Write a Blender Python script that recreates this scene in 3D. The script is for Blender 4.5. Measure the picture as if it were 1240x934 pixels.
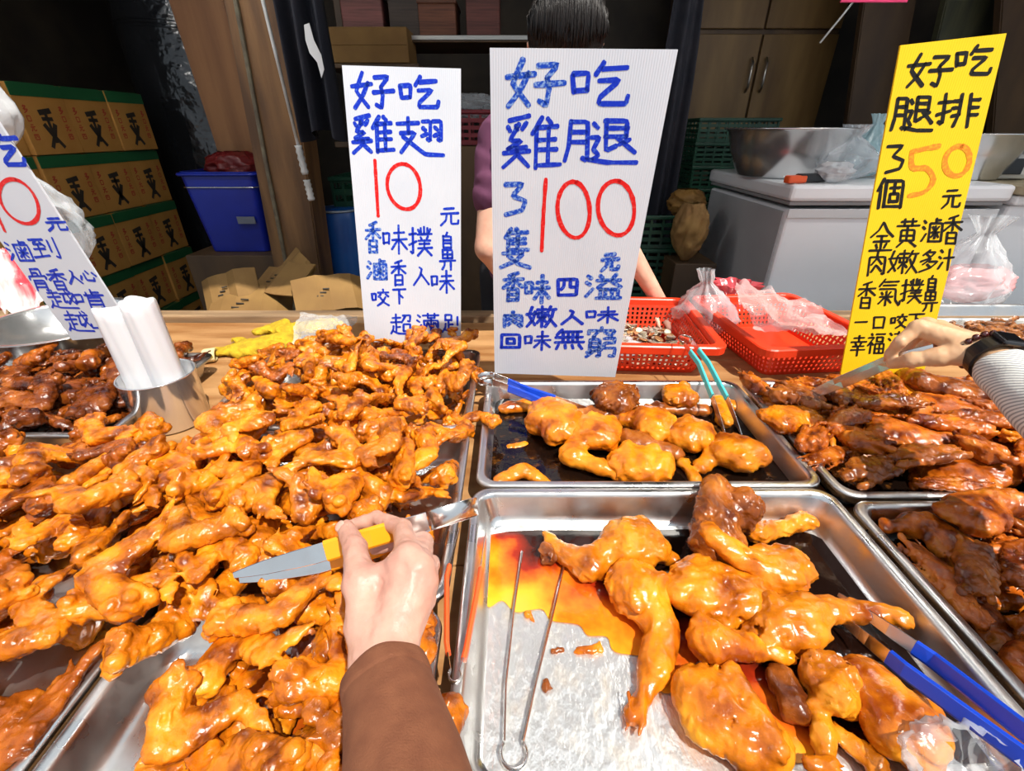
import bpy, bmesh, math, random
import numpy as np
from mathutils import Vector, Matrix, Euler, Quaternion
for _o in list(bpy.data.objects): bpy.data.objects.remove(_o)
SC = bpy.context.scene
COL = SC.collection
PI = math.pi
rnd = random.Random(7)
# ------------------------------------------------------------------ camera
F = 555.0; PITCH = math.radians(29.1)
RIM = 0.90                      # height of the tray rims
CAMZ = RIM + 0.526
TOP = 0.842                     # counter top
cam = bpy.data.cameras.new('camera'); cam_o = bpy.data.objects.new('camera', cam); COL.objects.link(cam_o)
cam.sensor_width = 36; cam.sensor_fit = 'HORIZONTAL'; cam.lens = 36 * F / 1240
cam.clip_start = 0.02
cam_o.location = (0, 0, CAMZ); cam_o.rotation_euler = (PI/2 - PITCH, 0, 0)
SC.camera = cam_o
# ------------------------------------------------------------------ light
SC.view_settings.view_transform = 'Standard'; SC.view_settings.look = 'None'
SC.view_settings.gamma = 1; SC.view_settings.exposure = 0.25
world = bpy.data.worlds.new('sky'); SC.world = world; world.use_nodes = True
_bg = world.node_tree.nodes['Background']
_bg.inputs[0].default_value = (0.80, 0.90, 1.0, 1); _bg.inputs[1].default_value = 0.66
sun = bpy.data.lights.new('sun', 'SUN'); sun_o = bpy.data.objects.new('sun', sun); COL.objects.link(sun_o)
sun.energy = 5.2; sun.angle = math.radians(0.7); sun.color = (1.0, 0.95, 0.86)
SUNDIR = Vector((-0.30, 0.40, -0.86)).normalized()
sun_o.rotation_euler = SUNDIR.to_track_quat('-Z', 'Y').to_euler(); sun_o.location = (1, -1, 4)
# ------------------------------------------------------------------ helpers
_cp, _sp = math.cos(PITCH), math.sin(PITCH)
def ray(px, py):
    u = (px - 620) / F; v = (467 - py) / F
    return Vector((u, v*_sp + _cp, v*_cp - _sp))
EYE = Vector((0, 0, CAMZ))
def PZ(px, py, z):              # point seen at a pixel of the photo, at height z
    d = ray(px, py); return EYE + d * ((z - CAMZ) / d.z)
def PY(px, py, y):              # ... at distance y
    d = ray(px, py); return EYE + d * (y / d.y)
def link(o, parent=None):
    COL.objects.link(o)
    if parent is not None: o.parent = parent
    return o
def tag(o, label=None, cat=None, group=None, kind=None):
    if label: o['label'] = label
    if cat: o['category'] = cat
    if group: o['group'] = group
    if kind: o['kind'] = kind
    return o
def thing(name, label, cat, loc=(0, 0, 0), rz=0, group=None):
    o = bpy.data.objects.new(name, None); link(o); o.location = loc; o.rotation_euler = (0, 0, rz)
    o.empty_display_size = .05
    return tag(o, label, cat, group)
def mobj(name, me, m=None, parent=None, smooth=False, loc=None):
    if isinstance(me, bmesh.types.BMesh):
        b = me; me = bpy.data.meshes.new(name)
        bmesh.ops.recalc_face_normals(b, faces=b.faces); b.to_mesh(me); b.free()
    o = bpy.data.objects.new(name, me)
    if m is not None and not me.materials: me.materials.append(m)
    if smooth: me.polygons.foreach_set('use_smooth', [True]*len(me.polygons))
    link(o, parent)
    if loc is not None: o.location = loc
    return o
def pydata(name, v, f, m=None, parent=None, smooth=False):
    me = bpy.data.meshes.new(name); me.from_pydata([tuple(p) for p in v], [], f); me.update()
    return mobj(name, me, m, parent, smooth)
def BM(): return bmesh.new()
def add_box(b, c, s, rot=None, bev=0.0):
    r = bmesh.ops.create_cube(b, size=1.0)
    M = Matrix.Translation(c) @ (rot.to_4x4() if rot is not None else Matrix.Identity(4)) @ Matrix.Diagonal((s[0], s[1], s[2], 1))
    bmesh.ops.transform(b, matrix=M, verts=r['verts'])
    if bev > 0:
        es = list({e for v in r['verts'] for e in v.link_edges})
        bmesh.ops.bevel(b, geom=es, offset=bev, segments=2, affect='EDGES', profile=.5)
def add_tube(b, pts, rad, seg=10, cap=True):
    pts = [Vector(p) for p in pts]; n = len(pts)
    rads = rad if isinstance(rad, (list, tuple)) else [rad]*n
    rings = []; up = None
    for i, p in enumerate(pts):
        t = (pts[min(i+1, n-1)] - pts[max(i-1, 0)]).normalized()
        if up is None: up = t.orthogonal().normalized()
        up = (up - t * up.dot(t)).normalized(); s = t.cross(up)
        rings.append([b.verts.new(p + (up*math.cos(a) + s*math.sin(a))*rads[i]) for a in [2*PI*k/seg for k in range(seg)]])
    for i in range(n-1):
        for k in range(seg):
            b.faces.new((rings[i][k], rings[i][(k+1) % seg], rings[i+1][(k+1) % seg], rings[i+1][k]))
    if cap: b.faces.new(rings[0][::-1]); b.faces.new(rings[-1])
def add_lathe(b, prof, c=(0, 0, 0), seg=32, close=False):
    c = Vector(c); rings = []
    for r, z in prof:
        rings.append([b.verts.new(c + Vector((max(r, 1e-4)*math.cos(2*PI*k/seg), max(r, 1e-4)*math.sin(2*PI*k/seg), z))) for k in range(seg)])
    for i in range(len(rings)-1):
        for k in range(seg): b.faces.new((rings[i][k], rings[i][(k+1) % seg], rings[i+1][(k+1) % seg], rings[i+1][k]))
def add_ribbon(b, pts, side, w, t):       # flat strip: width w along side, thickness t
    pts = [Vector(p) for p in pts]; n = len(pts); side = Vector(side).normalized(); rings = []
    for i, p in enumerate(pts):
        d = (pts[min(i+1, n-1)] - pts[max(i-1, 0)]).normalized()
        s = (side - d*side.dot(d)).normalized(); nn = d.cross(s)
        ww = w[i] if isinstance(w, (list, tuple)) else w
        c = t*.45
        prof = [(-ww/2, -t/2+c), (-ww/2+c, -t/2), (ww/2-c, -t/2), (ww/2, -t/2+c), (ww/2, t/2-c), (ww/2-c, t/2), (-ww/2+c, t/2), (-ww/2, t/2-c)]
        rings.append([b.verts.new(p + s*x + nn*y) for x, y in prof])
    for i in range(n-1):
        for k in range(8): b.faces.new((rings[i][k], rings[i][(k+1) % 8], rings[i+1][(k+1) % 8], rings[i+1][k]))
    b.faces.new(rings[0][::-1]); b.faces.new(rings[-1])
# ------------------------------------------------------------------ materials
def _n(t, kind, **kw):
    n = t.nodes.new(kind)
    for k, v in kw.items():
        if k in n.inputs: n.inputs[k].default_value = v
        else: setattr(n, k, v)
    return n
def mat(name, col, rough=.5, metal=0, var=None, scale=8, bump=0, bscale=60, coat=0, spec=.5, sss=0, trans=0, alpha=1,
        rvar=0, objvar=0, detail=4, lo=.35, hi=.65, col3=None, sheen=0, bdist=.002, stretch=None, ior=1.45, emit=None, sssr=(.01, .004, .002)):
    m = bpy.data.materials.new(name); m.use_nodes = True; t = m.node_tree; b = t.nodes['Principled BSDF']; L = t.links
    def s(k, v):
        if k in b.inputs: b.inputs[k].default_value = v
    c4 = lambda c: (c[0], c[1], c[2], 1)
    s('Base Color', c4(col)); s('Roughness', rough); s('Metallic', metal); s('Coat Weight', coat); s('Coat Roughness', .08)
    s('Specular IOR Level', spec); s('Transmission Weight', trans); s('Alpha', alpha); s('IOR', ior)
    if sss: s('Subsurface Weight', sss); s('Subsurface Radius', sssr); s('Subsurface Scale', 1.0)
    if emit: s('Emission Color', c4(emit[0])); s('Emission Strength', emit[1])
    co = _n(t, 'ShaderNodeTexCoord'); vec = co.outputs['Object']
    if stretch:
        mp = _n(t, 'ShaderNodeMapping'); mp.inputs['Scale'].default_value = stretch; L.new(vec, mp.inputs[0]); vec = mp.outputs[0]
    if objvar:
        oi = _n(t, 'ShaderNodeObjectInfo'); ad = _n(t, 'ShaderNodeVectorMath', operation='ADD'); ml = _n(t, 'ShaderNodeMath', operation='MULTIPLY'); ml.inputs[1].default_value = 37.0
        L.new(oi.outputs['Random'], ml.inputs[0]); L.new(vec, ad.inputs[0]); L.new(ml.outputs[0], ad.inputs[1]); vec = ad.outputs[0]
    out = None
    if var is not None:
        nz = _n(t, 'ShaderNodeTexNoise'); nz.inputs['Scale'].default_value = scale; nz.inputs['Detail'].default_value = detail; L.new(vec, nz.inputs['Vector'])
        r = _n(t, 'ShaderNodeValToRGB'); r.color_ramp.elements[0].position = lo; r.color_ramp.elements[1].position = hi
        r.color_ramp.elements[0].color = c4(col); r.color_ramp.elements[1].color = c4(var)
        if col3 is not None:
            e = r.color_ramp.elements.new((lo+hi)/2); e.color = c4(col3)
        L.new(nz.outputs[0], r.inputs[0]); out = r.outputs[0]
        if rvar:
            mr = _n(t, 'ShaderNodeMapRange'); mr.inputs['To Min'].default_value = rough; mr.inputs['To Max'].default_value = rough+rvar
            mr.inputs['From Min'].default_value = lo; mr.inputs['From Max'].default_value = hi
            L.new(nz.outputs[0], mr.inputs[0]); L.new(mr.outputs[0], b.inputs['Roughness'])
    if objvar:
        hs = _n(t, 'ShaderNodeHueSaturation'); mr = _n(t, 'ShaderNodeMapRange'); mr.inputs['To Min'].default_value = 1-objvar; mr.inputs['To Max'].default_value = 1+objvar*.6
        L.new(oi.outputs['Random'], mr.inputs[0]); L.new(mr.outputs[0], hs.inputs['Value'])
        if out is not None: L.new(out, hs.inputs['Color'])
        else: hs.inputs['Color'].default_value = c4(col)
        out = hs.outputs[0]
    if out is not None: L.new(out, b.inputs['Base Color'])
    if bump:
        nb = _n(t, 'ShaderNodeTexNoise'); nb.inputs['Scale'].default_value = bscale; nb.inputs['Detail'].default_value = 3; L.new(vec, nb.inputs['Vector'])
        bp = _n(t, 'ShaderNodeBump'); bp.inputs['Strength'].default_value = bump; bp.inputs['Distance'].default_value = bdist
        L.new(nb.outputs[0], bp.inputs['Height']); L.new(bp.outputs[0], b.inputs['Normal'])
        if coat: L.new(bp.outputs[0], b.inputs['Coat Normal'])
    return m
# ------------------------------------------------------------------ soft-shape modelling (distance fields -> mesh)
class Field:
    def __init__(s, lo, hi, res):
        lo = np.array(lo, float); hi = np.array(hi, float); n = np.ceil((hi-lo)/res).astype(int)+1
        s.lo, s.res, s.n = lo, res, n
        g = np.meshgrid(*[lo[i]+np.arange(n[i])*res for i in range(3)], indexing='ij')
        s.P = np.stack(g, -1).astype(np.float32).reshape(-1, 3); s.d = np.full(len(s.P), 1e3, np.float32)
    def add(s, d, k=.005):
        if k <= 0: s.d = np.minimum(s.d, d)
        else:
            h = np.clip(.5+.5*(s.d-d)/k, 0, 1); s.d = s.d*(1-h)+d*h-k*h*(1-h)
        return s
    def cut(s, d, k=.003):
        h = np.clip(.5-.5*(s.d+d)/k, 0, 1); s.d = s.d*(1-h)+(-d)*h+k*h*(1-h); return s
    def cone(s, a, b, ra, rb, k=.005, flat=None, f=1.0, cut=False):
        a = np.array(a, np.float32); b = np.array(b, np.float32); ba = b-a
        h = np.clip(((s.P-a)@ba)/max(float(ba@ba), 1e-9), 0, 1)[:, None]; q = s.P-a-ba*h
        if flat is not None:
            nn = np.array(flat, np.float32); nn /= np.linalg.norm(nn); c = (q@nn)[:, None]; q = q+nn*c*(f-1)
        d = np.sqrt((q*q).sum(1))-(ra+(rb-ra)*h[:, 0])
        if flat is not None and f > 1: d = d/ (f**.5)
        return s.cut(d, k) if cut else s.add(d, k)
    def ell(s, c, r, k=.005, R=None, cut=False):
        q = s.P-np.array(c, np.float32)
        if R is not None: q = q@np.array(R, np.float32)
        r = np.array(r, np.float32); l = np.sqrt(((q/r)**2).sum(1)); d = (l-1)*float(r.min())*1.1
        return s.cut(d, k) if cut else s.add(d, k)
    def noise(s, amp, wl, seed, n=7):
        g = np.random.RandomState(seed); q = s.P; acc = 0
        w = np.stack([np.sin(q@g.normal(size=3).astype(np.float32)*(2/wl)+g.rand()*6) for _ in range(3)], 1)*wl*.35
        q = q+w
        for i in range(n):
            v = g.normal(size=3); v /= np.linalg.norm(v); acc = acc+np.sin(q@v.astype(np.float32)*(2*PI/wl*(.7+.8*g.rand()))+g.rand()*6)
        s.d = s.d+amp*acc/(n**.5); return s
    def mesh(s, name, smooth=True, relax=1):
        D = s.d.reshape(s.n); D = np.pad(D[1:-1, 1:-1, 1:-1], 1, constant_values=.01); ins = D < 0
        nx, ny, nz = D.shape
        cnt = np.zeros((nx-1, ny-1, nz-1), np.int32); acc = np.zeros((nx-1, ny-1, nz-1, 3), np.float32)
        for ax in range(3):
            sl0 = [slice(None)]*3; sl1 = [slice(None)]*3; sl0[ax] = slice(0, -1); sl1[ax] = slice(1, None)
            a = D[tuple(sl0)]; b = D[tuple(sl1)]; cr = (a < 0) != (b < 0)
            I = np.argwhere(cr); t = (a[cr]/(a[cr]-b[cr])); p = I.astype(np.float32); p[:, ax] += t
            o = [i for i in range(3) if i != ax]
            for du in (0, -1):
                for dv in (0, -1):
                    J = I.copy(); J[:, o[0]] += du; J[:, o[1]] += dv
                    ok = (J >= 0).all(1) & (J[:, 0] < nx-1) & (J[:, 1] < ny-1) & (J[:, 2] < nz-1)
                    J = J[ok]; np.add.at(cnt, (J[:, 0], J[:, 1], J[:, 2]), 1); np.add.at(acc, (J[:, 0], J[:, 1], J[:, 2]), p[ok])
        m = cnt > 0; idx = -np.ones(m.shape, np.int64); idx[m] = np.arange(m.sum()); V = acc[m]/cnt[m][:, None]
        quads = []
        for ax in range(3):
            sl0 = [slice(None)]*3; sl1 = [slice(None)]*3; sl0[ax] = slice(0, -1); sl1[ax] = slice(1, None)
            a = ins[tuple(sl0)]; b = ins[tuple(sl1)]; o = [(ax+1) % 3, (ax+2) % 3]
            for flip, cr in ((False, a & ~b), (True, ~a & b)):
                I = np.argwhere(cr)
                if not len(I): continue
                c = []
                for du, dv in ((-1, -1), (0, -1), (0, 0), (-1, 0)):
                    J = I.copy(); J[:, o[0]] += du; J[:, o[1]] += dv; c.append(idx[J[:, 0], J[:, 1], J[:, 2]])
                q = np.stack(c, 1); quads.append(q[:, ::-1] if flip else q)
        Q = np.concatenate(quads); V = V*s.res+s.lo
        for _ in range(relax):
            A = np.zeros_like(V); C = np.zeros(len(V))
            for i in range(4):
                a, b = Q[:, i], Q[:, (i+1) % 4]; np.add.at(A, a, V[b]); np.add.at(C, a, 1); np.add.at(A, b, V[a]); np.add.at(C, b, 1)
            V = V*.5+.5*A/C[:, None]
        me = bpy.data.meshes.new(name); me.vertices.add(len(V)); me.vertices.foreach_set('co', V.astype(np.float32).ravel())
        me.loops.add(Q.size); me.loops.foreach_set('vertex_index', Q.ravel().astype(np.int32))
        me.polygons.add(len(Q)); me.polygons.foreach_set('loop_start', np.arange(0, Q.size, 4, dtype=np.int32))
        me.polygons.foreach_set('use_smooth', [smooth]*len(Q)); me.update(); me.validate()
        return me
# ------------------------------------------------------------------ the stall's shell
def P_(py, y): return PY(620, py, y).z
def plane_box(name, c, s, m, kind='structure'):
    b = BM(); add_box(b, c, s); return tag(mobj(name, b, m), kind=kind)
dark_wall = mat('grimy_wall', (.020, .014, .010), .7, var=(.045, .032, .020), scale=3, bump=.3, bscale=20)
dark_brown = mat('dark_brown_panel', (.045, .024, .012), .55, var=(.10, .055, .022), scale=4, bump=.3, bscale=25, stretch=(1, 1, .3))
floor_m = mat('concrete_floor', (.035, .030, .028), .6, var=(.07, .06, .05), scale=6, bump=.2, bscale=30)
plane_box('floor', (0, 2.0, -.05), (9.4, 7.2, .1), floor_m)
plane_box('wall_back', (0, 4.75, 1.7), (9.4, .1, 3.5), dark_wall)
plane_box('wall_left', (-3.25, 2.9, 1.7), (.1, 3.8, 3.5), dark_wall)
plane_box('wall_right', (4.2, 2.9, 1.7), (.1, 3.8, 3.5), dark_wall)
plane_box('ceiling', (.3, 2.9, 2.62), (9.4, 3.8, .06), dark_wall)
fill_glow = mat('fill_glow', (1, 1, 1), .4, emit=((1.0, .97, .92), 60)); fill_body = mat('fill_body', (.5, .5, .5), .5)
for k_, (lx, ly) in enumerate(((1.55, 1.32), (-1.25, 1.45))):  # fill lights out of view, added to brighten the freezer and cartons
    tl = thing('fill_light', ['long unseen fill light added under the awning over the freezer', 'long unseen fill light added under the awning over the cartons'][k_], 'lamp', (lx, ly, 2.50), 0, 'added fill lights under the awning')
    b = BM(); add_box(b, (0, 0, .045), (1.25, .06, .05), bev=.004); mobj('fill_housing', b, fill_body, tl)
    b = BM(); add_tube(b, [(-.6, 0, 0), (.6, 0, 0)], .016, 8); mobj('added_emitter', b, fill_glow, tl)
# post, boards and cabinet doors behind
wood_old = mat('old_post_wood', (.075, .034, .012), .6, var=(.20, .10, .035), scale=5, bump=.5, bscale=40, stretch=(3, 3, .35), detail=6)
wood_post = mat('orange_board', (.12, .045, .012), .6, var=(.20, .09, .03), scale=4, bump=.3, bscale=30, stretch=(3, 3, .3))
def leanbox(name, label, cat, px0, py0, px1, py1, Y, w, d, m, ext=.3, z0=0.):
    A, B = PY(px0, py0, Y), PY(px1, py1, Y); dr = (B-A)/(B.z-A.z); A2 = A+dr*(min(2.58, A.z+ext)-A.z); B2 = A+dr*(z0-A.z)
    b = BM(); q = [Vector((sx*w/2, sy*d/2, 0)) for sx, sy in ((-1, -1), (1, -1), (1, 1), (-1, 1))]
    v0 = [b.verts.new(B2+k) for k in q]; v1 = [b.verts.new(A2+k) for k in q]
    b.faces.new(v0); b.faces.new(v1)
    for i in range(4): b.faces.new((v0[i], v0[(i+1) % 4], v1[(i+1) % 4], v1[i]))
    bmesh.ops.bevel(b, geom=list(b.edges), offset=.006, segments=2, affect='EDGES')
    r = mobj(name, b, m); tag(r, label, cat); return r, A, B
po, A, B = leanbox('wooden_post', 'thick old brown wooden post carrying the white pipe', 'post', 318, 0, 370, 332, 2.2, .215, .16, wood_old)
b = BM(); dA = Vector((-.055, -.086, 0)); add_tube(b, [A+dA+Vector((0, 0, .1)), A.lerp(B, .5)+dA, B+dA-Vector((0, 0, .3))], .009, 8); mobj('cable_channel', b, mat('grey_channel', (.16, .14, .09), .5, var=(.08, .06, .04), scale=20), po)
leanbox('wooden_board', 'tall reddish brown board standing behind the wooden post', 'board', 240, 0, 300, 200, 2.75, .26, .04, wood_post)
pipe_m = mat('white_pipe', (.62, .63, .62), .4, var=(.4, .4, .38), scale=15)
pa, pb = PY(318, 0, 2.0), PY(378, 245, 2.0); pd = (pb-pa)
b = BM(); add_tube(b, [pa-pd*.5, pa+pd*.70], .0065, 10); pipe = mobj('conduit_pipe', b, pipe_m, smooth=True); tag(pipe, 'thin white electrical pipe running down the wooden post', 'pipe')
for t0, t1 in ((.68, .84), (.87, .99)):
    b = BM(); n_ = 9; q = [pa+pd*(t0+(t1-t0)*i/n_) for i in range(n_+1)]; add_tube(b, q, [.011 if i % 2 else .015 for i in range(n_+1)], 12); mobj('ribbed_sleeve', b, pipe_m, pipe, smooth=True)
cab_m = mat('cabinet_wood', (.10, .050, .012), .5, var=(.20, .115, .035), scale=3, bump=.2, bscale=20, stretch=(2, 2, .4))
cx0, cx1 = PY(828, 60, 3.9).x, PY(1012, 60, 3.9).x; zt, zb = 2.55, P_(160, 3.9)
cab = thing('storage_cabinet', 'tall old wooden cabinet with two brown doors behind the green crates', 'cabinet', ((cx0+cx1)/2, 4.15, 0)); W_ = cx1-cx0
def part_box(name, parent, c, s, m, bev=.004):
    b = BM(); add_box(b, c, s, bev=bev); return mobj(name, b, m, parent)
part_box('body', cab, (0, 0, 1.28), (W_, .46, 2.55), dark_brown)
for sx in (-1, 1):
    d = part_box('door', cab, (sx*W_*.25, -.245, (zb+2.0)/2), (W_*.485, .03, 2.0-zb), cab_m)
    part_box('upper_door', cab, (sx*W_*.25, -.245, 2.27), (W_*.485, .03, .48), cab_m)
    b = BM(); add_tube(b, [(sx*.05, -.275, zb+.25), (sx*.05, -.30, zb+.28), (sx*.05, -.30, zb+.42), (sx*.05, -.275, zb+.45)], .008, 8); mobj('handle', b, mat('dull_handle', (.35, .33, .3), .3, 1), d, smooth=True)
leanbox('dark_plank', 'dark leaning plank at the end of the cabinet', 'plank', 1075, 0, 1045, 190, 3.4, .30, .05, dark_brown)
leanbox('dark_plank', 'greenish black plank behind the yellow board', 'plank', 1180, 0, 1130, 190, 3.2, .34, .05, mat('black_green_plank', (.020, .022, .014), .6, var=(.05, .05, .025), scale=8, stretch=(3, 3, .3)))
leanbox('dark_plank', 'dark brown plank past the yellow board', 'plank', 1238, 0, 1225, 150, 3.0, .25, .05, dark_brown)
# hanging work clothes and aprons
cloth_navy = mat('navy_cloth', (.008, .010, .018), .8, var=(.018, .018, .026), scale=9)
def hanging(name, label, x0, x1, z0, z1, Y, m, seed, cat='clothes', depth=.05, folds=7):
    b = BM(); nu, nv = 40, 16; g = random.Random(seed); ph = g.uniform(0, 6); vs = []
    for sgn in (1, -1):
        for j in range(nv+1):
            t = j/nv; wf = .55+.45*min(1, t*2.2)
            for i in range(nu+1):
                u = i/nu*2-1; x = (x0+x1)/2+u*(x1-x0)/2*wf; y = Y+sgn*-.02*(1-u*u)**.5-depth*math.sin(u*folds+ph+t*1.5)*(.3+.7*t)
                vs.append(b.verts.new((x, y, z1+(z0-z1)*t+.02*math.sin(u*3+ph))))
    n = (nu+1)*(nv+1)
    for s in (0, 1):
        for j in range(nv):
            for i in range(nu):
                k = s*n+j*(nu+1)+i; b.faces.new((vs[k], vs[k+1], vs[k+nu+2], vs[k+nu+1]))
    bmesh.ops.remove_doubles(b, verts=b.verts, dist=.001)
    o = mobj(name, b, m, smooth=True); tag(o, label, cat); return o
q0, q1 = PY(355, 100, 1.95), PY(408, 100, 1.95)
ja = hanging('hanging_apron', 'black apron hanging beside the wooden post, with a white print', q0.x, q1.x, P_(165, 1.95), 2.45, 1.95, cloth_navy, 3)
e0 = PY(378, 62, 1.885); b = BM()
o_ = [(-.012, .07), (.006, .075), (.012, .03), (.028, -.01), (.030, -.05), (.016, -.075), (.010, -.03), (-.010, -.005), (-.016, .03)]
v = [b.verts.new((e0.x+x, e0.y, e0.z+z)) for x, z in o_]; b.faces.new(v); r_ = bmesh.ops.extrude_face_region(b, geom=b.faces[:]); bmesh.ops.translate(b, verts=[k for k in r_['geom'] if isinstance(k, bmesh.types.BMVert)], vec=(0, .002, 0)); mobj('white_print', b, mat('white_print', (.7, .7, .7), .6), ja)
q0, q1 = PY(800, 100, 2.6), PY(838, 100, 2.6)
hanging('hanging_coat', 'black coat hanging between the tall white board and the green crates', q0.x, q1.x, P_(300, 2.6), 2.5, 2.6, cloth_navy, 8, depth=.04, folds=5)
# ------------------------------------------------------------------ counter
wood_c = mat('counter_wood', (.27, .115, .035), .5, var=(.46, .25, .10), scale=5, bump=.35, bscale=45, stretch=(.5, 4, 4), detail=6, rvar=.2)
edge_m = mat('edge_board', (.16, .10, .055), .6, var=(.34, .22, .12), scale=6, bump=.4, bscale=40, stretch=(.5, 4, 4), detail=6)
ct = thing('counter', 'long wooden stall counter under all the trays', 'counter', (0, .75, 0))
for k, (y0, y1) in enumerate(((-.28, .10), (.103, .48), (.483, .86), (.863, 1.20), (1.203, 1.50))):
    part_box('plank', ct, (.15, (y0+y1)/2-.75, TOP-.02+.0006*(k % 2)), (4.3, y1-y0, .04), wood_c, .003)
part_box('edge_board', ct, (.15, 1.535-.75, TOP-.005), (4.3, .06, .055), edge_m, .005)
for x in (-1.9, 2.2):
    for y in (-.15, 1.42): part_box('leg', ct, (x, y-.75, (TOP-.04)/2), (.08, .08, TOP-.04), edge_m)
part_box('apron_board', ct, (.15, -.26-.75, TOP-.14), (4.3, .02, .2), edge_m)
# ------------------------------------------------------------------ handwriting, stroke by stroke on a 0-99 grid
GL = {
'好': '280512504090 403026640892 02384832 551588137038 7038746070905882 50529848',
'吃': '05300865 053030282862 08622860 55054230 52209217 484282405075488892889572',
'雞': '45031212 12201628 25182826 42143526 3015154535451260 12604258 05684864 286025750595 28724692 68055235 60256095 75058215 60259522 62459243 62629261 60909888 78247888',
'翅': '05205018 27032742 104242401090 155060959897 5512721170606455 56286235 54486642 7812961194628856 80288635 78489042',
'腿': '081006600190 0810301030882382 09322932 09522952 550885088440 56248424 55408440 560856707060 70429572 88467456 38154424 35424642386646783488 348660929992',
'元': '25157512 08409536 384034680892 5838588592849468',
'香': '70043014 10289225 50105052 48281052 52289250 30583095 305872577294 31757175 30937293',
'味': '05300865 053030282862 08622860 48308828 40509747 67056795 65504082 69509880',
'撲': '02283225 180518900882 02623450 52055225 66036625 80048025 40124622 94108822 38289926 50345542 84327842 42469445 46589057 38719969 684566723896 70729895',
'鼻': '50024410 30123042 301270127042 30227022 30327032 30427042 25482570 254876487670 25597659 25707670 50485070 10789276 367634882298 66766699',
'滷': '08101820 03351444 04882260 62026218 62108510 35223592 352292219292 35909290 48347875 78344675 62326280 46558055',
'入': '4210551845500892 50409590',
'咬': '05300865 053030282862 08622860 68037016 40229820 55304245 80309544 824565753895 525072789995',
'下': '05159512 48144895 52407558',
'超': '08224520 26052648 03424840 26482682 26644462 145812750292 108035929994 5512901088387836 70125242 60526082 605290518880 60808879',
'滿': '08101820 03351444 04882260 30149812 50035026 78027826 50267825 64266490 34383895 3438953695948890 50504275 52506072 74507075 80509072',
'足': '30103038 301072097038 30377037 50385088 50607858 305228720895 208250909592',
'!': '50054865 48855090',
'3': '151275104042855575802092',
'隻': '38022225 30153055 52025610 30148812 30278226 30408239 30549253 58135854 1564786255821098 306860889898',
'四': '12201582 122088188580 15808579 382036482560 601960507850',
'溢': '08101820 03351444 04882260 40084820 85047420 34289826 58303654 72309852 42604290 426090609090 58605890 74607490 32929991',
'肉': '15251595 1525882388927886 500348302555 50287552 48552882 50587580',
'嫩': '180808452888 302524600492 02383634 36206618 51035195 40344052 403463336252 40526251 50553678 52556472 78046832 74209818 902084556495 723882659992',
'回': '10121090 101290119090 10889088 33353366 333567356766 33656765',
'無': '28031028 22159013 05389536 02609858 30163060 46154660 62156260 78147860 15720892 38724088 60726488 82709490',
'窮': '50015009 12121224 121290118422 38162432 60168030 30322638 16401682 1640443944953692 16534453 16664466 05845076 44660598 583890378852 60528852 60525668926788957492',
'排': '02283225 180518900882 02623450 560554604495 78057897 38245523 38445543 36665462 78229821 78429841 78629961',
'個': '22050442 14281495 34103492 341094099492 34909490 48328231 64186450 50525076 505280518076 50758075',
'金': '500335280550 520570309648 30467245 18648462 50465090 30723684 74706684 05929690',
'黃': '20148212 36033628 66026628 05299627 50285078 25422578 254278417878 25607859 25777877 36801498 62809097',
'多': '50022224 4512761150381452 38225032 58422666 5254905360801298 44645876',
'汁': '10122422 04381846 05902862 36459842 66056695',
'氣': '30031028 28148512 25267625 12387637787596959878 22502858 58485058 15646663 40464095 38661588 44666484',
'一': '08509246',
'口': '18202285 182082187882 22827880',
'幸': '20158013 50025032 05339631 34384050 68366050 18558453 10729270 50545099',
'福': '20032612 042436220460 20452095 24483658 46089607 54205442 542088198842 54418841 46524695 465296519695 46739673 46949694 71527194',
'到': '05125510 281212324530 38205240 10555053 30353085 02905882 70157065 920592958088',
'骨': '28052832 280572047232 282055205532 0850083692348848 26522296 2652755175966692 26667466 26807480',
'心': '12500475 2835328075847865 45205638 78309552',
'越': '08224520 26052648 03424840 26482682 26644462 145812750292 108035929994 50259823 622658707062 7208825098789962 94347075 82069014',
'啃': '05300865 053030282862 08622860 64036430 64168815 46164630 38319830 48424695 4842884188958090 49588758 49748774',
'上': '48084888 50428240 05909688',
}
def strokes(ch):
    out = []
    for s in GL[ch].split():
        s = s[:len(s)//4*4]; out.append([(int(s[i:i+2]), int(s[i+2:i+4])) for i in range(0, len(s), 4)])
    return out
def smooth_path(p, closed=False):
    if len(p) < 3: 
        (x0, y0), (x1, y1) = p[0], p[-1]; return [(x0+(x1-x0)*t, y0+(y1-y0)*t) for t in (0, .33, .67, 1)]
    q = [p[0]]
    for i in range(1, len(p)-1):      # short corner rounding
        a, b, c = p[i-1], p[i], p[i+1]
        q += [(b[0]+(a[0]-b[0])*.18, b[1]+(a[1]-b[1])*.18), (b[0]+(a[0]-b[0])*.03+(c[0]-b[0])*.03, b[1]+(a[1]-b[1])*.03+(c[1]-b[1])*.03), (b[0]+(c[0]-b[0])*.18, b[1]+(c[1]-b[1])*.18)]
    return q+[p[-1]]
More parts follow.
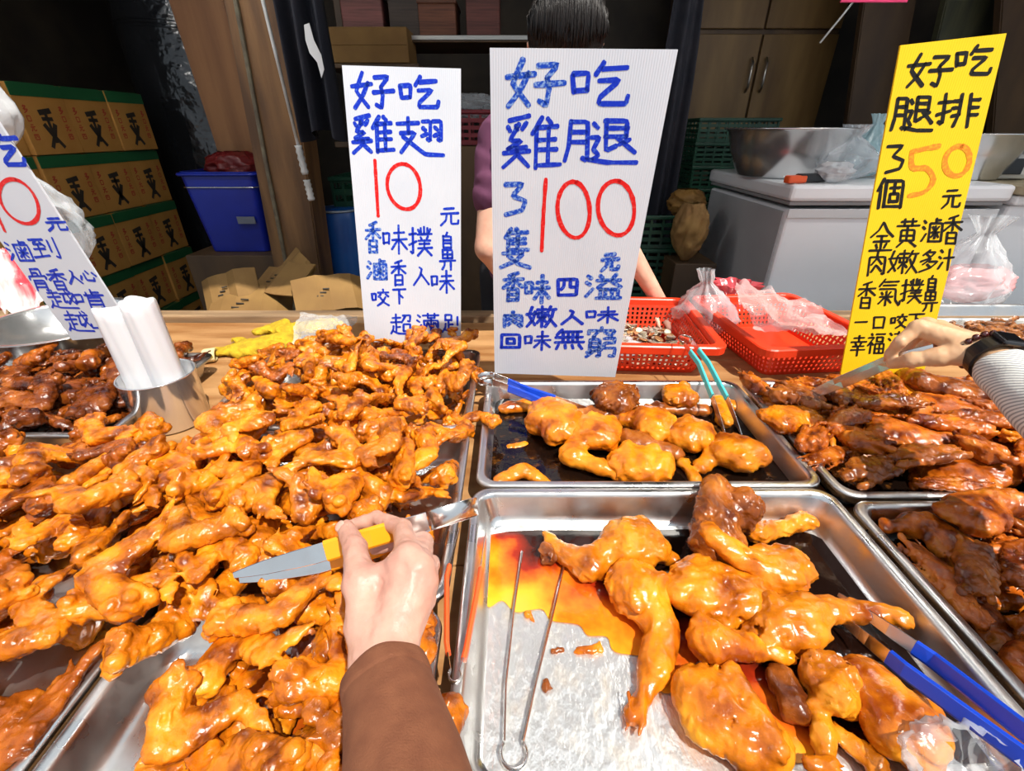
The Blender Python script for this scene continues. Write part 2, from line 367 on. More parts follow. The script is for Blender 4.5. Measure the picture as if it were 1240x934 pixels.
def pen(b, pts, n, w, thick=.0004, taper=True):        # flat marker stroke on a board whose normal is n
    pts = [Vector(p) for p in pts]; L = []; R = []; k = len(pts); T = n*thick
    d0 = (pts[1]-pts[0]).normalized(); d1 = (pts[-1]-pts[-2]).normalized()
    pts = [pts[0]-d0*w*.35]+pts+[pts[-1]+d1*w*.35]; k += 2
    for i, p in enumerate(pts):
        d = (pts[min(i+1, k-1)]-pts[max(i-1, 0)]).normalized(); s = d.cross(n).normalized()
        e = .55 if i in (0, k-1) else 1
        ww = w*.5*e*(.86+.28*rnd.random())
        L.append(b.verts.new(p+s*ww+T)); R.append(b.verts.new(p-s*ww+T))
    for i in range(k-1): b.faces.new((L[i], L[i+1], R[i+1], R[i]))
board_white = mat('corrugated_white', (.66, .68, .73), .42, var=(.60, .63, .69), scale=5, spec=.35, sss=.0)
board_yellow = mat('corrugated_yellow', (.93, .62, .012), .42, var=(.90, .56, .01), scale=5, spec=.35)
for _m in (board_white, board_yellow):               # fine upright flutes of the hollow board
    t = _m.node_tree; w = _n(t, 'ShaderNodeTexWave'); w.wave_type = 'BANDS'; w.bands_direction = 'X'; w.inputs['Scale'].default_value = 75; w.inputs['Distortion'].default_value = .15
    c = _n(t, 'ShaderNodeTexCoord'); bp = _n(t, 'ShaderNodeBump'); bp.inputs['Strength'].default_value = .22; bp.inputs['Distance'].default_value = .001
    t.links.new(c.outputs['Object'], w.inputs[0]); t.links.new(w.outputs[0], bp.inputs['Height']); t.links.new(bp.outputs[0], t.nodes['Principled BSDF'].inputs['Normal'])
def ink(name, col, pale, dry):                       # marker ink, dry and patchy where the pen ran out
    m = mat(name, col, .45, spec=.3); t = m.node_tree; L = t.links; b = t.nodes['Principled BSDF']
    c = _n(t, 'ShaderNodeTexCoord'); mp = _n(t, 'ShaderNodeMapping'); mp.inputs['Scale'].default_value = (1, 1, 1); L.new(c.outputs['Object'], mp.inputs[0])
    nz = _n(t, 'ShaderNodeTexNoise'); nz.inputs['Scale'].default_value = 190; nz.inputs['Detail'].default_value = 3; L.new(mp.outputs[0], nz.inputs['Vector'])
    r = _n(t, 'ShaderNodeValToRGB'); r.color_ramp.elements[0].position = dry; r.color_ramp.elements[1].position = dry+.16
    r.color_ramp.elements[0].color = (*pale, 1); r.color_ramp.elements[1].color = (*col, 1); L.new(nz.outputs[0], r.inputs[0]); L.new(r.outputs[0], b.inputs['Base Color'])
    return m
ink_blue = ink('blue_marker', (.004, .03, .50), (.06, .15, .62), .30)
ink_blue_dry = ink('dry_blue_marker', (.006, .06, .48), (.24, .38, .68), .36)
ink_red = ink('red_marker', (.72, .008, .008), (.80, .10, .08), .30)
ink_black = ink('black_marker', (.012, .011, .010), (.05, .04, .01), .25)
ink_orange = ink('orange_marker', (.92, .25, .02), (.94, .40, .02), .36)
def sign(label, corners, board_mat, texts, numerals, lw, thick=.004):
    """corners TL TR BR BL as points in the room; texts: (chars boxes, ink, width, shear)"""
    TL, TR, BR, BL = corners
    ex = ((TR-TL)+(BR-BL)).normalized(); ey = ((TL-BL)+(TR-BR)); ey = (ey-ex*ey.dot(ex)).normalized(); n = ex.cross(ey)   # towards the customer
    if n.y > 0: n = -n
    O = (BL+BR)/2
    rootM = Matrix((ex, ey, ex.cross(ey))).transposed().to_4x4(); rootM.translation = O; inv = rootM.inverted()
    r = bpy.data.objects.new('price_sign', None); link(r); r.matrix_world = rootM; r.empty_display_size = .05
    tag(r, label, 'sign', 'handwritten price boards')
    b = BM(); loc = [inv @ p for p in corners]
    for p in loc: p.z = 0
    zn = (inv.to_3x3() @ n).z
    f = [b.verts.new((p.x, p.y, 0)) for p in loc]; g = [b.verts.new((p.x, p.y, -thick*zn)) for p in loc]
    b.faces.new(f); b.faces.new(g[::-1])
    for i in range(4): b.faces.new((f[i], g[i], g[(i+1) % 4], f[(i+1) % 4]))
    mobj('board', b, board_mat, r)
    def on(px, py):
        d = ray(px, py); t = (O-EYE).dot(n)/d.dot(n); return inv @ (EYE+d*t)
    N = Vector((0, 0, zn))
    for nm, im, items in texts:
        for ch, x0, y0, x1, y1, w, sh in items:
            b = BM(); w *= 1.22 if im is not ink_black else 1.12
            for s in strokes(ch):
                q = []
                jx, jy = rnd.uniform(-1.5, 1.5), rnd.uniform(-1.5, 1.5)
                for gx, gy in smooth_path(s):
                    X = x0+(x1-x0)*(gx+jx)/99; Y = y0+(y1-y0)*(gy+jy)/99
                    q.append(on(X-sh*(Y-(y0+y1)/2), Y))
                pen(b, q, N, w)
            mobj(nm, b, im, r)
    for nm, im, w, polys in numerals:
        b = BM()
        for s in polys: pen(b, [on(*p) for p in s], N, w*1.25, thick=.0005)
        mobj(nm, b, im, r)
    return r
def ring_px(cx, cy, rx, ry, tilt=0, n=26):
    out = []
    for k in range(n+1):
        a = -PI/2+.25-2*PI*k/n*1.0; x, y = rx*math.cos(a), ry*math.sin(a)*(1+.05*math.cos(a)); out.append((cx+x+tilt*y, cy+y))
    return out
def curve_px(p, n=6):
    out = []; P = [p[0]]+list(p)+[p[-1]]
    for i in range(1, len(P)-2):
        for k in range(n):
            t = k/n; a, b, c, d = P[i-1], P[i], P[i+1], P[i+2]
            out.append(tuple(.5*((2*b[j])+(-a[j]+c[j])*t+(2*a[j]-5*b[j]+4*c[j]-d[j])*t*t+(-a[j]+3*b[j]-3*c[j]+d[j])*t**3) for j in (0, 1)))
    return out+[p[-1]]
def row(s, w, sh=0): # "char x0 y0 x1 y1, ..."
    out = []
    for it in s.split(','):
        c, *v = it.split(); out.append((c, *[float(x) for x in v], w, sh))
    return out
# wing board behind the back wing tray
sign('white wing price board with a red 10 and blue handwriting',
     [PY(414, 79, 1.17), PY(558, 83, 1.17), PY(558, 417, 1.12), PY(443, 414, 1.12)], board_white,
     [('written_character', ink_blue, row('好 425 86 477 135,吃 482 91 533 134,雞 424 139 477 187,翅 479 141 537 189', .0072, -.04)+row('元 532 249 556 275,味 462 271 493 309,撲 495 274 523 311,鼻 530 280 553 327,香 472 314 493 347,入 499 321 520 347,味 521 326 550 356,咬 449 350 471 371,下 475 348 492 369,超 473 379 499 406,滿 504 379 532 403,足 534 379 552 403,! 551 383 557 400', .0046, -.02)),
      ('faded_character', ink_blue_dry, row('香 441 268 462 308,滷 444 314 470 340', .0058, -.02))],
     [('written_numeral', ink_red, .0062, [curve_px([(454, 194), (456, 228), (458, 262)])]), ('written_numeral', ink_red, .0068, [ring_px(489, 226, 20, 27.5, .10)])], 1)
sign('tall white leg price board with a red 100, tallest of the white boards',
     [PY(593, 58, .867), PY(821, 60, .867), PY(745, 457, .965), PY(599, 452, .965)], board_white,
     [('written_character', ink_blue, row('四 672 333 702 363,雞 606 139 679 206,腿 683 141 773 201,吃 690 72 765 132,入 678 374 707 394,嫩 637 370 674 397,無 671 398 707 425,回 605 403 632 423', .0062, .03)+row('味 634 400 667 425,味 708 371 749 392', .005, .05)),
      ('faded_character', ink_blue_dry, row('好 611 69 684 134,3 606 218 642 263,隻 603 276 643 325,元 727 305 750 330,香 607 329 635 366,味 635 331 666 368,溢 708 331 752 363,肉 607 377 635 397,窮 708 396 748 433', .0072, .04))],
     [('written_numeral', ink_red, .0058, [curve_px([(661, 217), (658, 262), (656, 304)])]), ('written_numeral', ink_red, .0064, [ring_px(694.6, 254, 19.5, 34, .05)]), ('written_numeral', ink_red, .0064, [ring_px(746, 252, 22, 33, .05)])], 1)
_k = lambda s, w, sh: row(s, w, sh)
sign('yellow fillet price board with black writing and an orange 50',
     [PY(1090, 55, 1.0), PY(1220, 40, .985), PY(1117, 456, .975), PY(1018, 456, .985)], board_yellow,
     [('written_character', ink_black, _k('好 1097 63 1154 108,吃 1155 53 1203 94,腿 1081 114 1131 162,排 1134 112 1185 155,3 1068 173 1098 212,個 1061 215 1094 254', .0058, .14)+_k('元 1140 227 1164 254,金 1053 268 1082 306,黃 1084 264 1113 299,滷 1116 264 1142 295,香 1140 260 1166 297,肉 1049 304 1074 335,嫩 1075 302 1112 332,多 1111 302 1138 330,汁 1136 300 1155 328,香 1037 340 1061 375,氣 1061 337 1091 372,撲 1091 337 1117 368,鼻 1116 333 1138 377,一 1034 384 1051 397,口 1054 380 1074 401,咬 1078 380 1098 398,下 1099 378 1119 398,幸 1029 406 1049 431,福 1050 403 1071 429,滿 1075 401 1099 427', .0044, .13))],
     [('written_numeral', ink_orange, .0075, [curve_px([(1137, 177), (1120, 180), (1104, 184)], 4)+curve_px([(1104, 186), (1105, 203), (1122, 204), (1130, 218), (1120, 232), (1101, 237)], 4)]), ('written_numeral', ink_orange, .0075, [ring_px(1159, 195, 15, 18, -.12)])], 1)
sign('white board with a red 10, cut off beside the steel cup of rolled bags',
     [PY(-104, 150, 1.00), PY(-38, 92, .95), PY(164, 406, 1.00), PY(88, 412, 1.05)], board_white,
     [('written_character', ink_blue, _k('吃 -22 160 28 204', .007, -.3)+_k('元 54 262 81 281,滷 8 291 39 318,到 37 287 71 314,骨 35 325 59 353,香 57 325 82 352,入 80 326 98 345,心 96 325 117 343,越 58 350 91 374,啃 89 350 127 375,越 79 376 109 402,上 107 376 131 399', .0046, -.45))],
     [('written_numeral', ink_red, .0062, [ring_px(23, 244, 22, 27, .35)]), ('written_numeral', ink_red, .006, [curve_px([(-18, 222), (-8, 248), (6, 280)])])], 1)
# ------------------------------------------------------------------ steel
def steel(name, base=.72, rough=.28, smudge=.25, bump=.12, bscale=30):
    return mat(name, (base, base, base*.99), rough, 1.0, var=(base*.82, base*.80, base*.78), scale=14, rvar=smudge, bump=bump, bscale=bscale, bdist=.001)
tray_steel = steel('tray_steel', .74, .22, .26)
tool_steel = steel('tool_steel', .80, .16, .12, .04)
bowl_steel = mat('bowl_steel', (.74, .74, .74), .24, .88, var=(.62, .62, .62), scale=6)
def ring_pts(x0, x1, y0, y1, r, z, n=7):
    out = []
    for cx, cy, a0 in ((x1-r, y1-r, 0), (x0+r, y1-r, PI/2), (x0+r, y0+r, PI), (x1-r, y0+r, 1.5*PI)):
        for k in range(n+1):
            a = a0+PI/2*k/n; out.append((cx+r*math.cos(a), cy+r*math.sin(a), z))
    return out
TRAYS = []
def tray(label, x0, x1, y0, y1, depth=.053, rim=.013, rot=0, dz=0):
    cx, cy = (x0+x1)/2, (y0+y1)/2; w, d = (x1-x0)/2, (y1-y0)/2
    b = BM(); rings = []
    def R(i, z, r): rings.append([b.verts.new(p) for p in ring_pts(-w+i, w-i, -d+i, d-i, r, z)])
    R(-.001, -.007, .03); R(0, -.001, .03); R(.003, 0, .028); R(rim-.003, 0, .026); R(rim, -.0015, .025); R(rim+.002, -.008, .024)
    R(rim+.010, -depth+.014, .026); R(rim+.014, -depth+.005, .024); R(rim+.023, -depth, .02)
    n = len(rings[0])
    for i in range(len(rings)-1):
        for k in range(n): b.faces.new((rings[i][k], rings[i][(k+1) % n], rings[i+1][(k+1) % n], rings[i+1][k]))
    b.faces.new(rings[-1])
    o = mobj('serving_tray', b, tray_steel, smooth=True); o.location = (cx, cy, RIM+dz); o.rotation_euler.z = rot
    md = o.modifiers.new('thick', 'SOLIDIFY'); md.thickness = .0012; md.offset = -1
    tag(o, label, 'tray', 'stainless serving trays')
    TRAYS.append((x0, x1, y0, y1, depth, dz)); return o
tray('stainless tray half empty with whole legs over amber oil and bare metal', -.066, .532, .180, .590)
tray('stainless tray of glazed thighs in black soy in front of the red baskets', -.062, .535, .596, .972)
tray('stainless tray of reddish brown fillets under the hand with the bracelet', .547, 1.147, .570, .972)
tray('stainless tray of shredded dark leg meat beside the blue handled tongs', .545, 1.150, .170, .560)
tray('stainless tray of wings in front of the white wing board', -.650, -.086, .768, 1.150)
tray('stainless tray buried under the tall middle heap of wings', -.560, -.084, .378, .760)
tray('stainless tray with a bare inner wall beside the brown sleeve', -.452, -.086, -.06, .370)
tray('stainless tray of dark duck pieces behind the steel cup', -1.40, -.802, .742, 1.13)
tray('stainless tray of heaped wings with a white shining edge', -1.062, -.462, .12, .700)
tray('stainless tray of small brown chicken necks behind the yellow board', 1.30, 1.90, 1.15, 1.53)
# ------------------------------------------------------------------ braised meat
def food_mat(name, c1, c2, c3, rough=.15, scale=34, bump=.5, objvar=.18, sss=.045):
    m = mat(name, c1, rough, var=c3, col3=c2, scale=scale, lo=.33, hi=.72, detail=7, objvar=objvar, bump=bump, bscale=520, bdist=.0009, coat=.15, rvar=.22, sss=sss, spec=.5)
    t = m.node_tree; L = t.links; b = t.nodes['Principled BSDF']; bp = [n for n in t.nodes if n.type == 'BUMP'][0]        # broader skin wrinkles over the pores
    vec = bp.inputs['Height'].links[0].from_node.inputs['Vector'].links[0].from_socket
    nz = _n(t, 'ShaderNodeTexNoise'); nz.inputs['Scale'].default_value = 130; nz.inputs['Detail'].default_value = 4; nz.inputs['Distortion'].default_value = .5; L.new(vec, nz.inputs['Vector'])
    b2 = _n(t, 'ShaderNodeBump'); b2.inputs['Strength'].default_value = .42; b2.inputs['Distance'].default_value = .0016; L.new(nz.outputs[0], b2.inputs['Height']); L.new(b2.outputs[0], bp.inputs['Normal'])
    return m
wing_mat = food_mat('glazed_wing', (.17, .030, .002), (.62, .165, .004), (.80, .29, .010))
brown_mat = food_mat('browned_wing', (.09, .016, .002), (.34, .075, .004), (.55, .16, .010))
dark_mat = food_mat('dark_braised_duck', (.035, .006, .002), (.19, .040, .005), (.40, .11, .014), rough=.15)
leg_mat = food_mat('glazed_leg', (.26, .045, .002), (.68, .195, .005), (.78, .31, .013), scale=20, bump=.22)
legbrown_mat = food_mat('browned_leg', (.10, .02, .004), (.32, .08, .008), (.50, .16, .018), scale=26, bump=.4)
red_mat = food_mat('red_brown_meat', (.11, .015, .002), (.44, .095, .005), (.64, .20, .012), scale=30, bump=.45)
bone_mat = mat('bone', (.62, .42, .22), .4, var=(.35, .16, .05), scale=60)
def P2(L, a): return np.array((L*math.cos(a), L*math.sin(a), 0))
def make_wing(seed, elbow, wrist, curl=.0, sz=0.0, res=.0018):
    """whole wing: nodular shoulder, pointed elbow, two-boned flat, blade tip, skin web in the crook"""
    g = random.Random(seed); f = Field((-.085, -.085, -.034), (.085, .085, .046), res)
    a1 = 0; S = np.array((0, 0, 0.)); E = S+P2(.054*g.uniform(.92, 1.08), a1); a2 = a1+PI-elbow; W = E+P2(.058*g.uniform(.92, 1.08), a2)
    a3 = a2-(PI-wrist); T = W+P2(.050*g.uniform(.85, 1.15), a3)
    c = (S+E*1.2+W*1.2+T)/4.4; S, E, W, T = S-c, E-c, W-c, T-c
    S[2] += sz; T[2] += curl; W[2] += curl*.35
    up = np.array((g.uniform(-.25, .25), g.uniform(-.25, .25), 1.)); u1 = (E-S)/np.linalg.norm(E-S); p1 = np.array((-u1[1], u1[0], 0)); u2 = (W-E)/np.linalg.norm(W-E); n2 = np.array((-u2[1], u2[0], 0))
    f.cone(S, S*.4+E*.6, .0148, .0140, .003, up, 1.1); f.cone(S*.5+E*.5, E, .0155, .0095, .004, up, 1.15)
    f.cone(S+p1*.008, S*.4+E*.6+p1*.004, .0105, .0085, .002); f.cone(S-p1*.008, S*.3+E*.7-p1*.004, .0105, .0075, .002)
    for k in range(9):                                        # lumps of flesh drawn back from the shoulder bone
        a = g.uniform(0, 6.3); q = -u1*g.uniform(-.006, .012)+p1*math.cos(a)*.0135+np.array((0, 0, math.sin(a)*.011))
        f.ell(S+q, (g.uniform(.0060, .0105),)*2+(g.uniform(.0055, .009),), .0008)
    f.ell(E, (.0120, .0120, .0105), .004)
    f.cone(E*.9+W*.1+n2*.0085, W+n2*.0060, .0092, .0062, .0022, up, 1.15); f.cone(E*.9+W*.1-n2*.0085, W-n2*.0060, .0102, .0066, .0022, up, 1.15)
    f.cone(E*.72+W*.28, E*.35+W*.65, .0175, .0125, .004, up, 2.0)
    f.ell(W, (.0110, .0110, .0080), .003)
    M = (W+T)/2+np.array((0, 0, curl*.2)); u3 = (T-W)/np.linalg.norm(T-W); p3 = np.array((-u3[1], u3[0], 0))
    f.cone(W, M, .0100, .0090, .003, up, 2.1); f.cone(M, T, .0085, .0012, .003, up, 1.9); f.cone(W+p3*.004, T*.85+W*.15+p3*.002, .0055, .002, .0012)
    f.cone(W, W+P2(.019, a3+.9)+np.array((0, 0, curl*.3+.003)), .0046, .0018, .002)
    m1, m2 = S*.55+E*.45, E*.45+W*.55                          # web
    if elbow < 1.95:
        for t in (.25, .5, .75): f.cone(m1*(1-t)+E*t, m2*(1-t)+E*t, .0095, .0085, .003, up, 2.3)
        f.cone(m1, m2, .0085, .0075, .003, up, 2.6); f.cone(m1+[0, 0, .003], m2+[0, 0, .002], .0034, .0028, .002)
    for k in range(4):                                         # creases
        b0 = (m1, m2, E, W)[k]+np.array((g.uniform(-.012, .012), g.uniform(-.012, .012), .012)); v = P2(g.uniform(.012, .024), g.uniform(0, 6.3)); f.cone(b0-v/2, b0+v/2, .0022, .0010, .003, cut=True)
    f.noise(.0009, .022, seed); f.noise(.00065, .010, seed+50); f.noise(.00042, .0055, seed+80)
    return f.mesh('wing_flesh', relax=0)
WINGS = [make_wing(1, .95, 1.9, .012), make_wing(2, 1.3, 1.4, .016), make_wing(3, .7, 2.3, -.002), make_wing(4, 1.6, 1.1, .006, .006), make_wing(5, 1.1, 2.6, .022),
         make_wing(6, .85, 1.0, .010), make_wing(7, 2.0, 1.7, .012, -.004), make_wing(8, 1.2, 2.0, -.004), make_wing(9, .6, 1.3, .008, .008), make_wing(10, 1.45, 2.4, .018), make_wing(11, 1.0, .9, .014), make_wing(12, .8, 2.8, .02)]
def drumette(seed):
    g = random.Random(seed); f = Field((-.055, -.035, -.035), (.055, .035, .035), .0021)
    f.cone((-.026, 0, 0), (.002, 0, 0), .019, .0165, .005); f.cone((.002, 0, 0), (.034, .004, 0), .0150, .0088, .006); f.ell((.037, .005, 0), (.010, .0115, .0095), .003)
    for k in range(6):
        a = g.uniform(0, 6.3); b = g.uniform(-1, 1); f.ell((-.031+.006*b, math.cos(a)*.012, math.sin(a)*.012), (.010, .0085, .0085), .0022)
    return f.noise(.0012, .014, seed).mesh('drumette_flesh')
DRUM = [drumette(31), drumette(32)]
def make_leg(seed, ang=1.9, thigh=(.062, .046, .023), dr=.086, ragged=0., bone=True, res=.0026, flip=1, tz=0.0):
    """whole leg quarter: thigh fan + drumstick; origin at the knee side of the thigh"""
    g = random.Random(seed); f = Field((-.15, -.12, -.045), (.15, .12, .055), res)
    K = np.array((.030, 0, 0.)); d = np.array((math.cos(PI-ang), flip*math.sin(PI-ang), 0)); A = K+d*dr+np.array((0, 0, tz))
    C = np.array((-.028, 0, 0))
    f.ell(C, thigh, .01); f.cone(C+[-.03, flip*.018, -.002], C+[.045, -flip*.006, .002], .026, .025, .012, (0, 0, 1), 1.35)
    f.cone(C+[-.045, -flip*.018, -.004], C+[.01, flip*.022, -.003], .019, .021, .012, (0, 0, 1), 1.7)
    f.ell(K, (.024, .024, .021), .008)
    B = K+d*dr*.32; f.cone(K, B, .0225, .0245, .009); f.cone(B, K+d*dr*.72, .0240, .0125, .006); f.cone(K+d*dr*.68, A, .0115, .0100, .005)
    f.ell(A, (.0135, .0135, .012), .004); f.ell(A+[d[1]*.008, -d[0]*.008, .002], (.009, .009, .008), .003)
    # fold line between thigh and drumstick
    q = np.array((-d[1], d[0], 0))*(-flip); f.cone(K+q*.010+d*.028+[0, 0, .022], K+q*.03+[-.01, 0, .024], .0035, .0015, .005, cut=True)
    f.cone(C+[-.05, flip*.028, .019], C+[.03, flip*.004, .028], .003, .002, .005, cut=True)
    if ragged:
        for k in range(int(14*ragged)):
            t = g.random(); b = K+d*dr*(.45+.6*t); o = np.array((g.uniform(-.014, .014), g.uniform(-.014, .014), g.uniform(-.006, .012)))
            f.cone(b+o*.5, b+o+d*g.uniform(.004, .022), .0055, .0015, .002)
    f.noise(.0013, .035, seed, 6); f.noise(.0004+.0006*ragged, .010, seed+9)
    return f.mesh('leg_flesh'), A, d
def make_chunk(seed, L=.05, W=.03, H=.018, strands=6, res=.0024, open_=.5):
    """torn piece of boned leg meat: a bundle of folded lobes and strands"""
    g = random.Random(seed); f = Field((-L*1.7, -W*2, -H*2), (L*1.7, W*2, H*2.2), res)
    f.ell((0, 0, 0), (L*.9, W*.8, H*.8), .006)
    for k in range(strands):
        y = g.uniform(-1, 1)*W*.75; z = g.uniform(-.4, .9)*H*.6; x0 = -L*g.uniform(.5, 1.15); x1 = L*g.uniform(.4, 1.15)
        f.cone((x0, y, z), (x1, y+g.uniform(-.5, .5)*W, z+g.uniform(-.3, .4)*H), H*g.uniform(.25, .5), H*g.uniform(.12, .38), .0025)
    for k in range(3):
        y = g.uniform(-.8, .8)*W; f.cone((-L*.9, y, H*.95), (L*.9, y+g.uniform(-.5, .5)*W, H*.8), .0028, .0018, .004, cut=True)
    f.ell((L*g.uniform(-.6, .6), W*.5, 0), (L*.4, W*.5, H*.8), .004)
    f.noise(.0014, .02, seed); f.noise(.0010, .008, seed+3)
    return f.mesh('meat_flesh')
CHUNK = [make_chunk(41, .055, .03, .018, 8), make_chunk(42, .062, .026, .016, 10), make_chunk(43, .048, .034, .020, 6), make_chunk(44, .070, .022, .015, 11), make_chunk(45, .045, .030, .022, 7)]
def make_long(seed, L=.09, r=.011):       # necks, wing bones and long dark joints
    g = random.Random(seed); f = Field((-L*1.1, -.05, -.03), (L*1.1, .05, .035), .0024); bend = g.uniform(.006, .02)
    n = 6; pts = [np.array((-L*.85+L*1.7*i/n, bend*math.sin(PI*i/n), .004*math.sin(i*2.1+seed))) for i in range(n+1)]
    for i in range(n): f.cone(pts[i], pts[i+1], r*(1.15 if i % 2 else .85), r*(.85 if i % 2 else 1.15), .003)
    f.ell(pts[0], (r*1.7, r*1.6, r*1.3), .004); f.ell(pts[-1], (r*1.2, r*1.4, r*1.1), .003)
    return f.noise(.0012, .012, seed).mesh('joint_flesh')
LEGS = [make_leg(71, 1.9, ragged=.8)[0], make_leg(72, 1.3, (.052, .040, .02), ragged=1.2, flip=-1)[0], make_leg(73, 2.5, (.055, .042, .02), ragged=.6)[0]]
LONG = [make_long(61), make_long(62, .075, .013), make_long(63, .06, .009)]
def vpts(me, n=420):
    a = np.empty(len(me.vertices)*3, np.float32); me.vertices.foreach_get('co', a); a = a.reshape(-1, 3)
    return a[np.random.RandomState(1).choice(len(a), min(n, len(a)), replace=False)]
_cache = {}
def pts_of(me):
    if me.name not in _cache: _cache[me.name] = vpts(me)
    return _cache[me.name]
# height map of the counter, trays and whatever already lies there
G0 = (-1.45, -.10); GS = .005; GN = (680, 345)
H = np.full(GN, TOP, np.float32)
def cells(x, y): 
    i = np.clip(((x-G0[0])/GS).astype(int), 0, GN[0]-1); j = np.clip(((y-G0[1])/GS).astype(int), 0, GN[1]-1); return i, j
def hrect(x0, x1, y0, y1, z):
    i0, j0 = cells(np.array([x0]), np.array([y0])); i1, j1 = cells(np.array([x1]), np.array([y1])); H[i0[0]:i1[0], j0[0]:j1[0]] = z
for x0, x1, y0, y1, dp, dz in TRAYS: hrect(x0, x1, y0, y1, RIM+dz); hrect(x0+.022, x1-.022, y0+.022, y1-.022, RIM-dp+dz)
PILE = []
def drop(me, mt, x, y, rot, sink=.006, name='braised_chicken_wing', scale=1.0, maxtop=None, group=None, z=None, rec=True):
    R = rot.to_matrix(); p = pts_of(me)@np.array(R).T*scale; i, j = cells(p[:, 0]+x, p[:, 1]+y)
    gap = H[i, j]-p[:, 2]; low = p[:, 2] < np.percentile(p[:, 2], 60)
    zz = (np.percentile(gap[low], 93)-sink) if z is None else z
    if maxtop is not None and zz+p[:, 2].max() > maxtop: return None
    top = p[:, 2]+zz
    for di in (-1, 0, 1):
        for dj in (-1, 0, 1): np.maximum.at(H, (np.clip(i+di, 0, GN[0]-1), np.clip(j+dj, 0, GN[1]-1)), top-.0015)
    o = bpy.data.objects.new(name, me); link(o); o.location = (x, y, zz); o.rotation_mode = 'QUATERNION'; o.rotation_quaternion = rot; o.scale = (scale,)*3
    if not me.materials: me.materials.append(mt)
    if o.material_slots[0].material != mt: o.material_slots[0].link = 'OBJECT'; o.material_slots[0].material = mt
    if rec: PILE.append((o, group))
    return o
def rq(yaw, tilt=0, td=0, flip=False):
    q = Quaternion((0, 0, 1), yaw)
    if flip: q = q @ Quaternion((1, 0, 0), PI)
    return Quaternion((math.cos(td), math.sin(td), 0), tilt) @ q
def pile(n, region, target, meshes, mats, name, group, seed, scale=(.9, 1.1), tilt=.5, sink=.006, tries=6, wt=None):
    g = random.Random(seed); gn = np.random.RandomState(seed); made = 0
    x0, x1, y0, y1 = region
    for it in range(n*4):
        if made >= n: break
        c = [(g.uniform(x0, x1), g.uniform(y0, y1)) for _ in range(14)]
        def need(q):
            i, j = cells(np.array([q[0]]), np.array([q[1]])); a = H[max(i[0]-4, 0):i[0]+5, max(j[0]-4, 0):j[0]+5]; return target(*q)-float(a.mean())
        c.sort(key=need, reverse=True); x, y = c[0]
        if need(c[0]) < .004: continue
        best = None
        me = g.choice(meshes); sc = g.uniform(*scale)
        for _ in range(tries):
            q = rq(g.uniform(0, 6.3), g.uniform(-tilt, tilt), g.uniform(0, 6.3), g.random() < .4); ox, oy = x+g.uniform(-.02, .02), y+g.uniform(-.02, .02)
            p = pts_of(me)@np.array(q.to_matrix()).T*sc; i, j = cells(p[:, 0]+ox, p[:, 1]+oy); low = p[:, 2] < np.percentile(p[:, 2], 60)
            z = np.percentile((H[i, j]-p[:, 2])[low], 93)+p[:, 2].mean()*.5
            if best is None or z < best[0]: best = (z, q, ox, oy)
        o = drop(me, g.choices(mats, wt)[0] if wt else g.choice(mats), best[2], best[3], best[1], sink, name, sc, maxtop=target(x, y)+.035, group=group)
        if o: made += 1
    return made
def bump2(x, y, cx, cy, rx, ry): return max(0., 1-((x-cx)/rx)**2-((y-cy)/ry)**2)
# ------------------------------------------------------------------ the heaps
def t_back(x, y): return RIM-.004+.078*bump2(x, y, -.33, .97, .37, .30)+.015*math.sin(x*23+y*17)
def t_mid(x, y): return RIM-.002+.085*bump2(x, y, -.36, .57, .34, .32)+.012*math.sin(x*19-y*23)
def t_near(x, y): return RIM-.016+.06*bump2(x, y, -.19, .32, .20, .40)
def t_left(x, y): return RIM-.000+.065*bump2(x, y, -.72, .52, .40, .50)+.015*math.sin(x*21+y*15)
W_ALL = WINGS+WINGS+DRUM
n1 = pile(110, (-.62, -.10, .79, 1.135), t_back, W_ALL, [wing_mat, brown_mat], 'braised_chicken_wing', 'back', 11, (.80, 1.02), 1.25, tries=2, wt=[8, 1])
n2 = pile(90, (-.55, -.13, .345, .77), t_mid, W_ALL, [wing_mat, brown_mat], 'braised_chicken_wing', 'middle', 12, (.95, 1.18), .9, tries=3, wt=[9, 1])
n3 = pile(54, (-.298, -.145, .12, .40), t_near, WINGS, [wing_mat, brown_mat], 'braised_chicken_wing', 'near', 23, (1.0, 1.17), .5, wt=[9, 1])
n4 = pile(100, (-1.03, -.485, .14, .69), t_left, W_ALL, [wing_mat, brown_mat], 'braised_chicken_wing', 'side', 14, (1.0, 1.2), .7, wt=[5, 2])
n5 = pile(60, (-1.37, -.84, .76, 1.10), lambda x, y: RIM+.0+.035*bump2(x, y, -1.08, .95, .4, .3), WINGS+LONG+CHUNK, [dark_mat, brown_mat], 'braised_duck_piece', 'duck', 15, (.9, 1.3), .6, wt=[4, 1])
print('PILES', n1, n2, n3, n4, n5)
n6 = pile(55, (.58, 1.11, .60, .94), lambda x, y: RIM-.005+.03*bump2(x, y, .9, .8, .4, .3), CHUNK+LEGS*2, [red_mat, legbrown_mat, leg_mat], 'braised_leg_fillet', 'fillet', 16, (.85, 1.15), .4, wt=[7, 2, 1])
n7 = pile(55, (.572, 1.11, .22, .53), lambda x, y: RIM-.012+.02*bump2(x, y, .9, .4, .4, .3)-(.02 if x < .64 and y<.40 else 0), CHUNK+LEGS, [red_mat, legbrown_mat], 'braised_meat_piece', 'shred', 17, (.75, 1.0), .4, wt=[6, 2])
print('PILES', n6, n7, len(PILE))
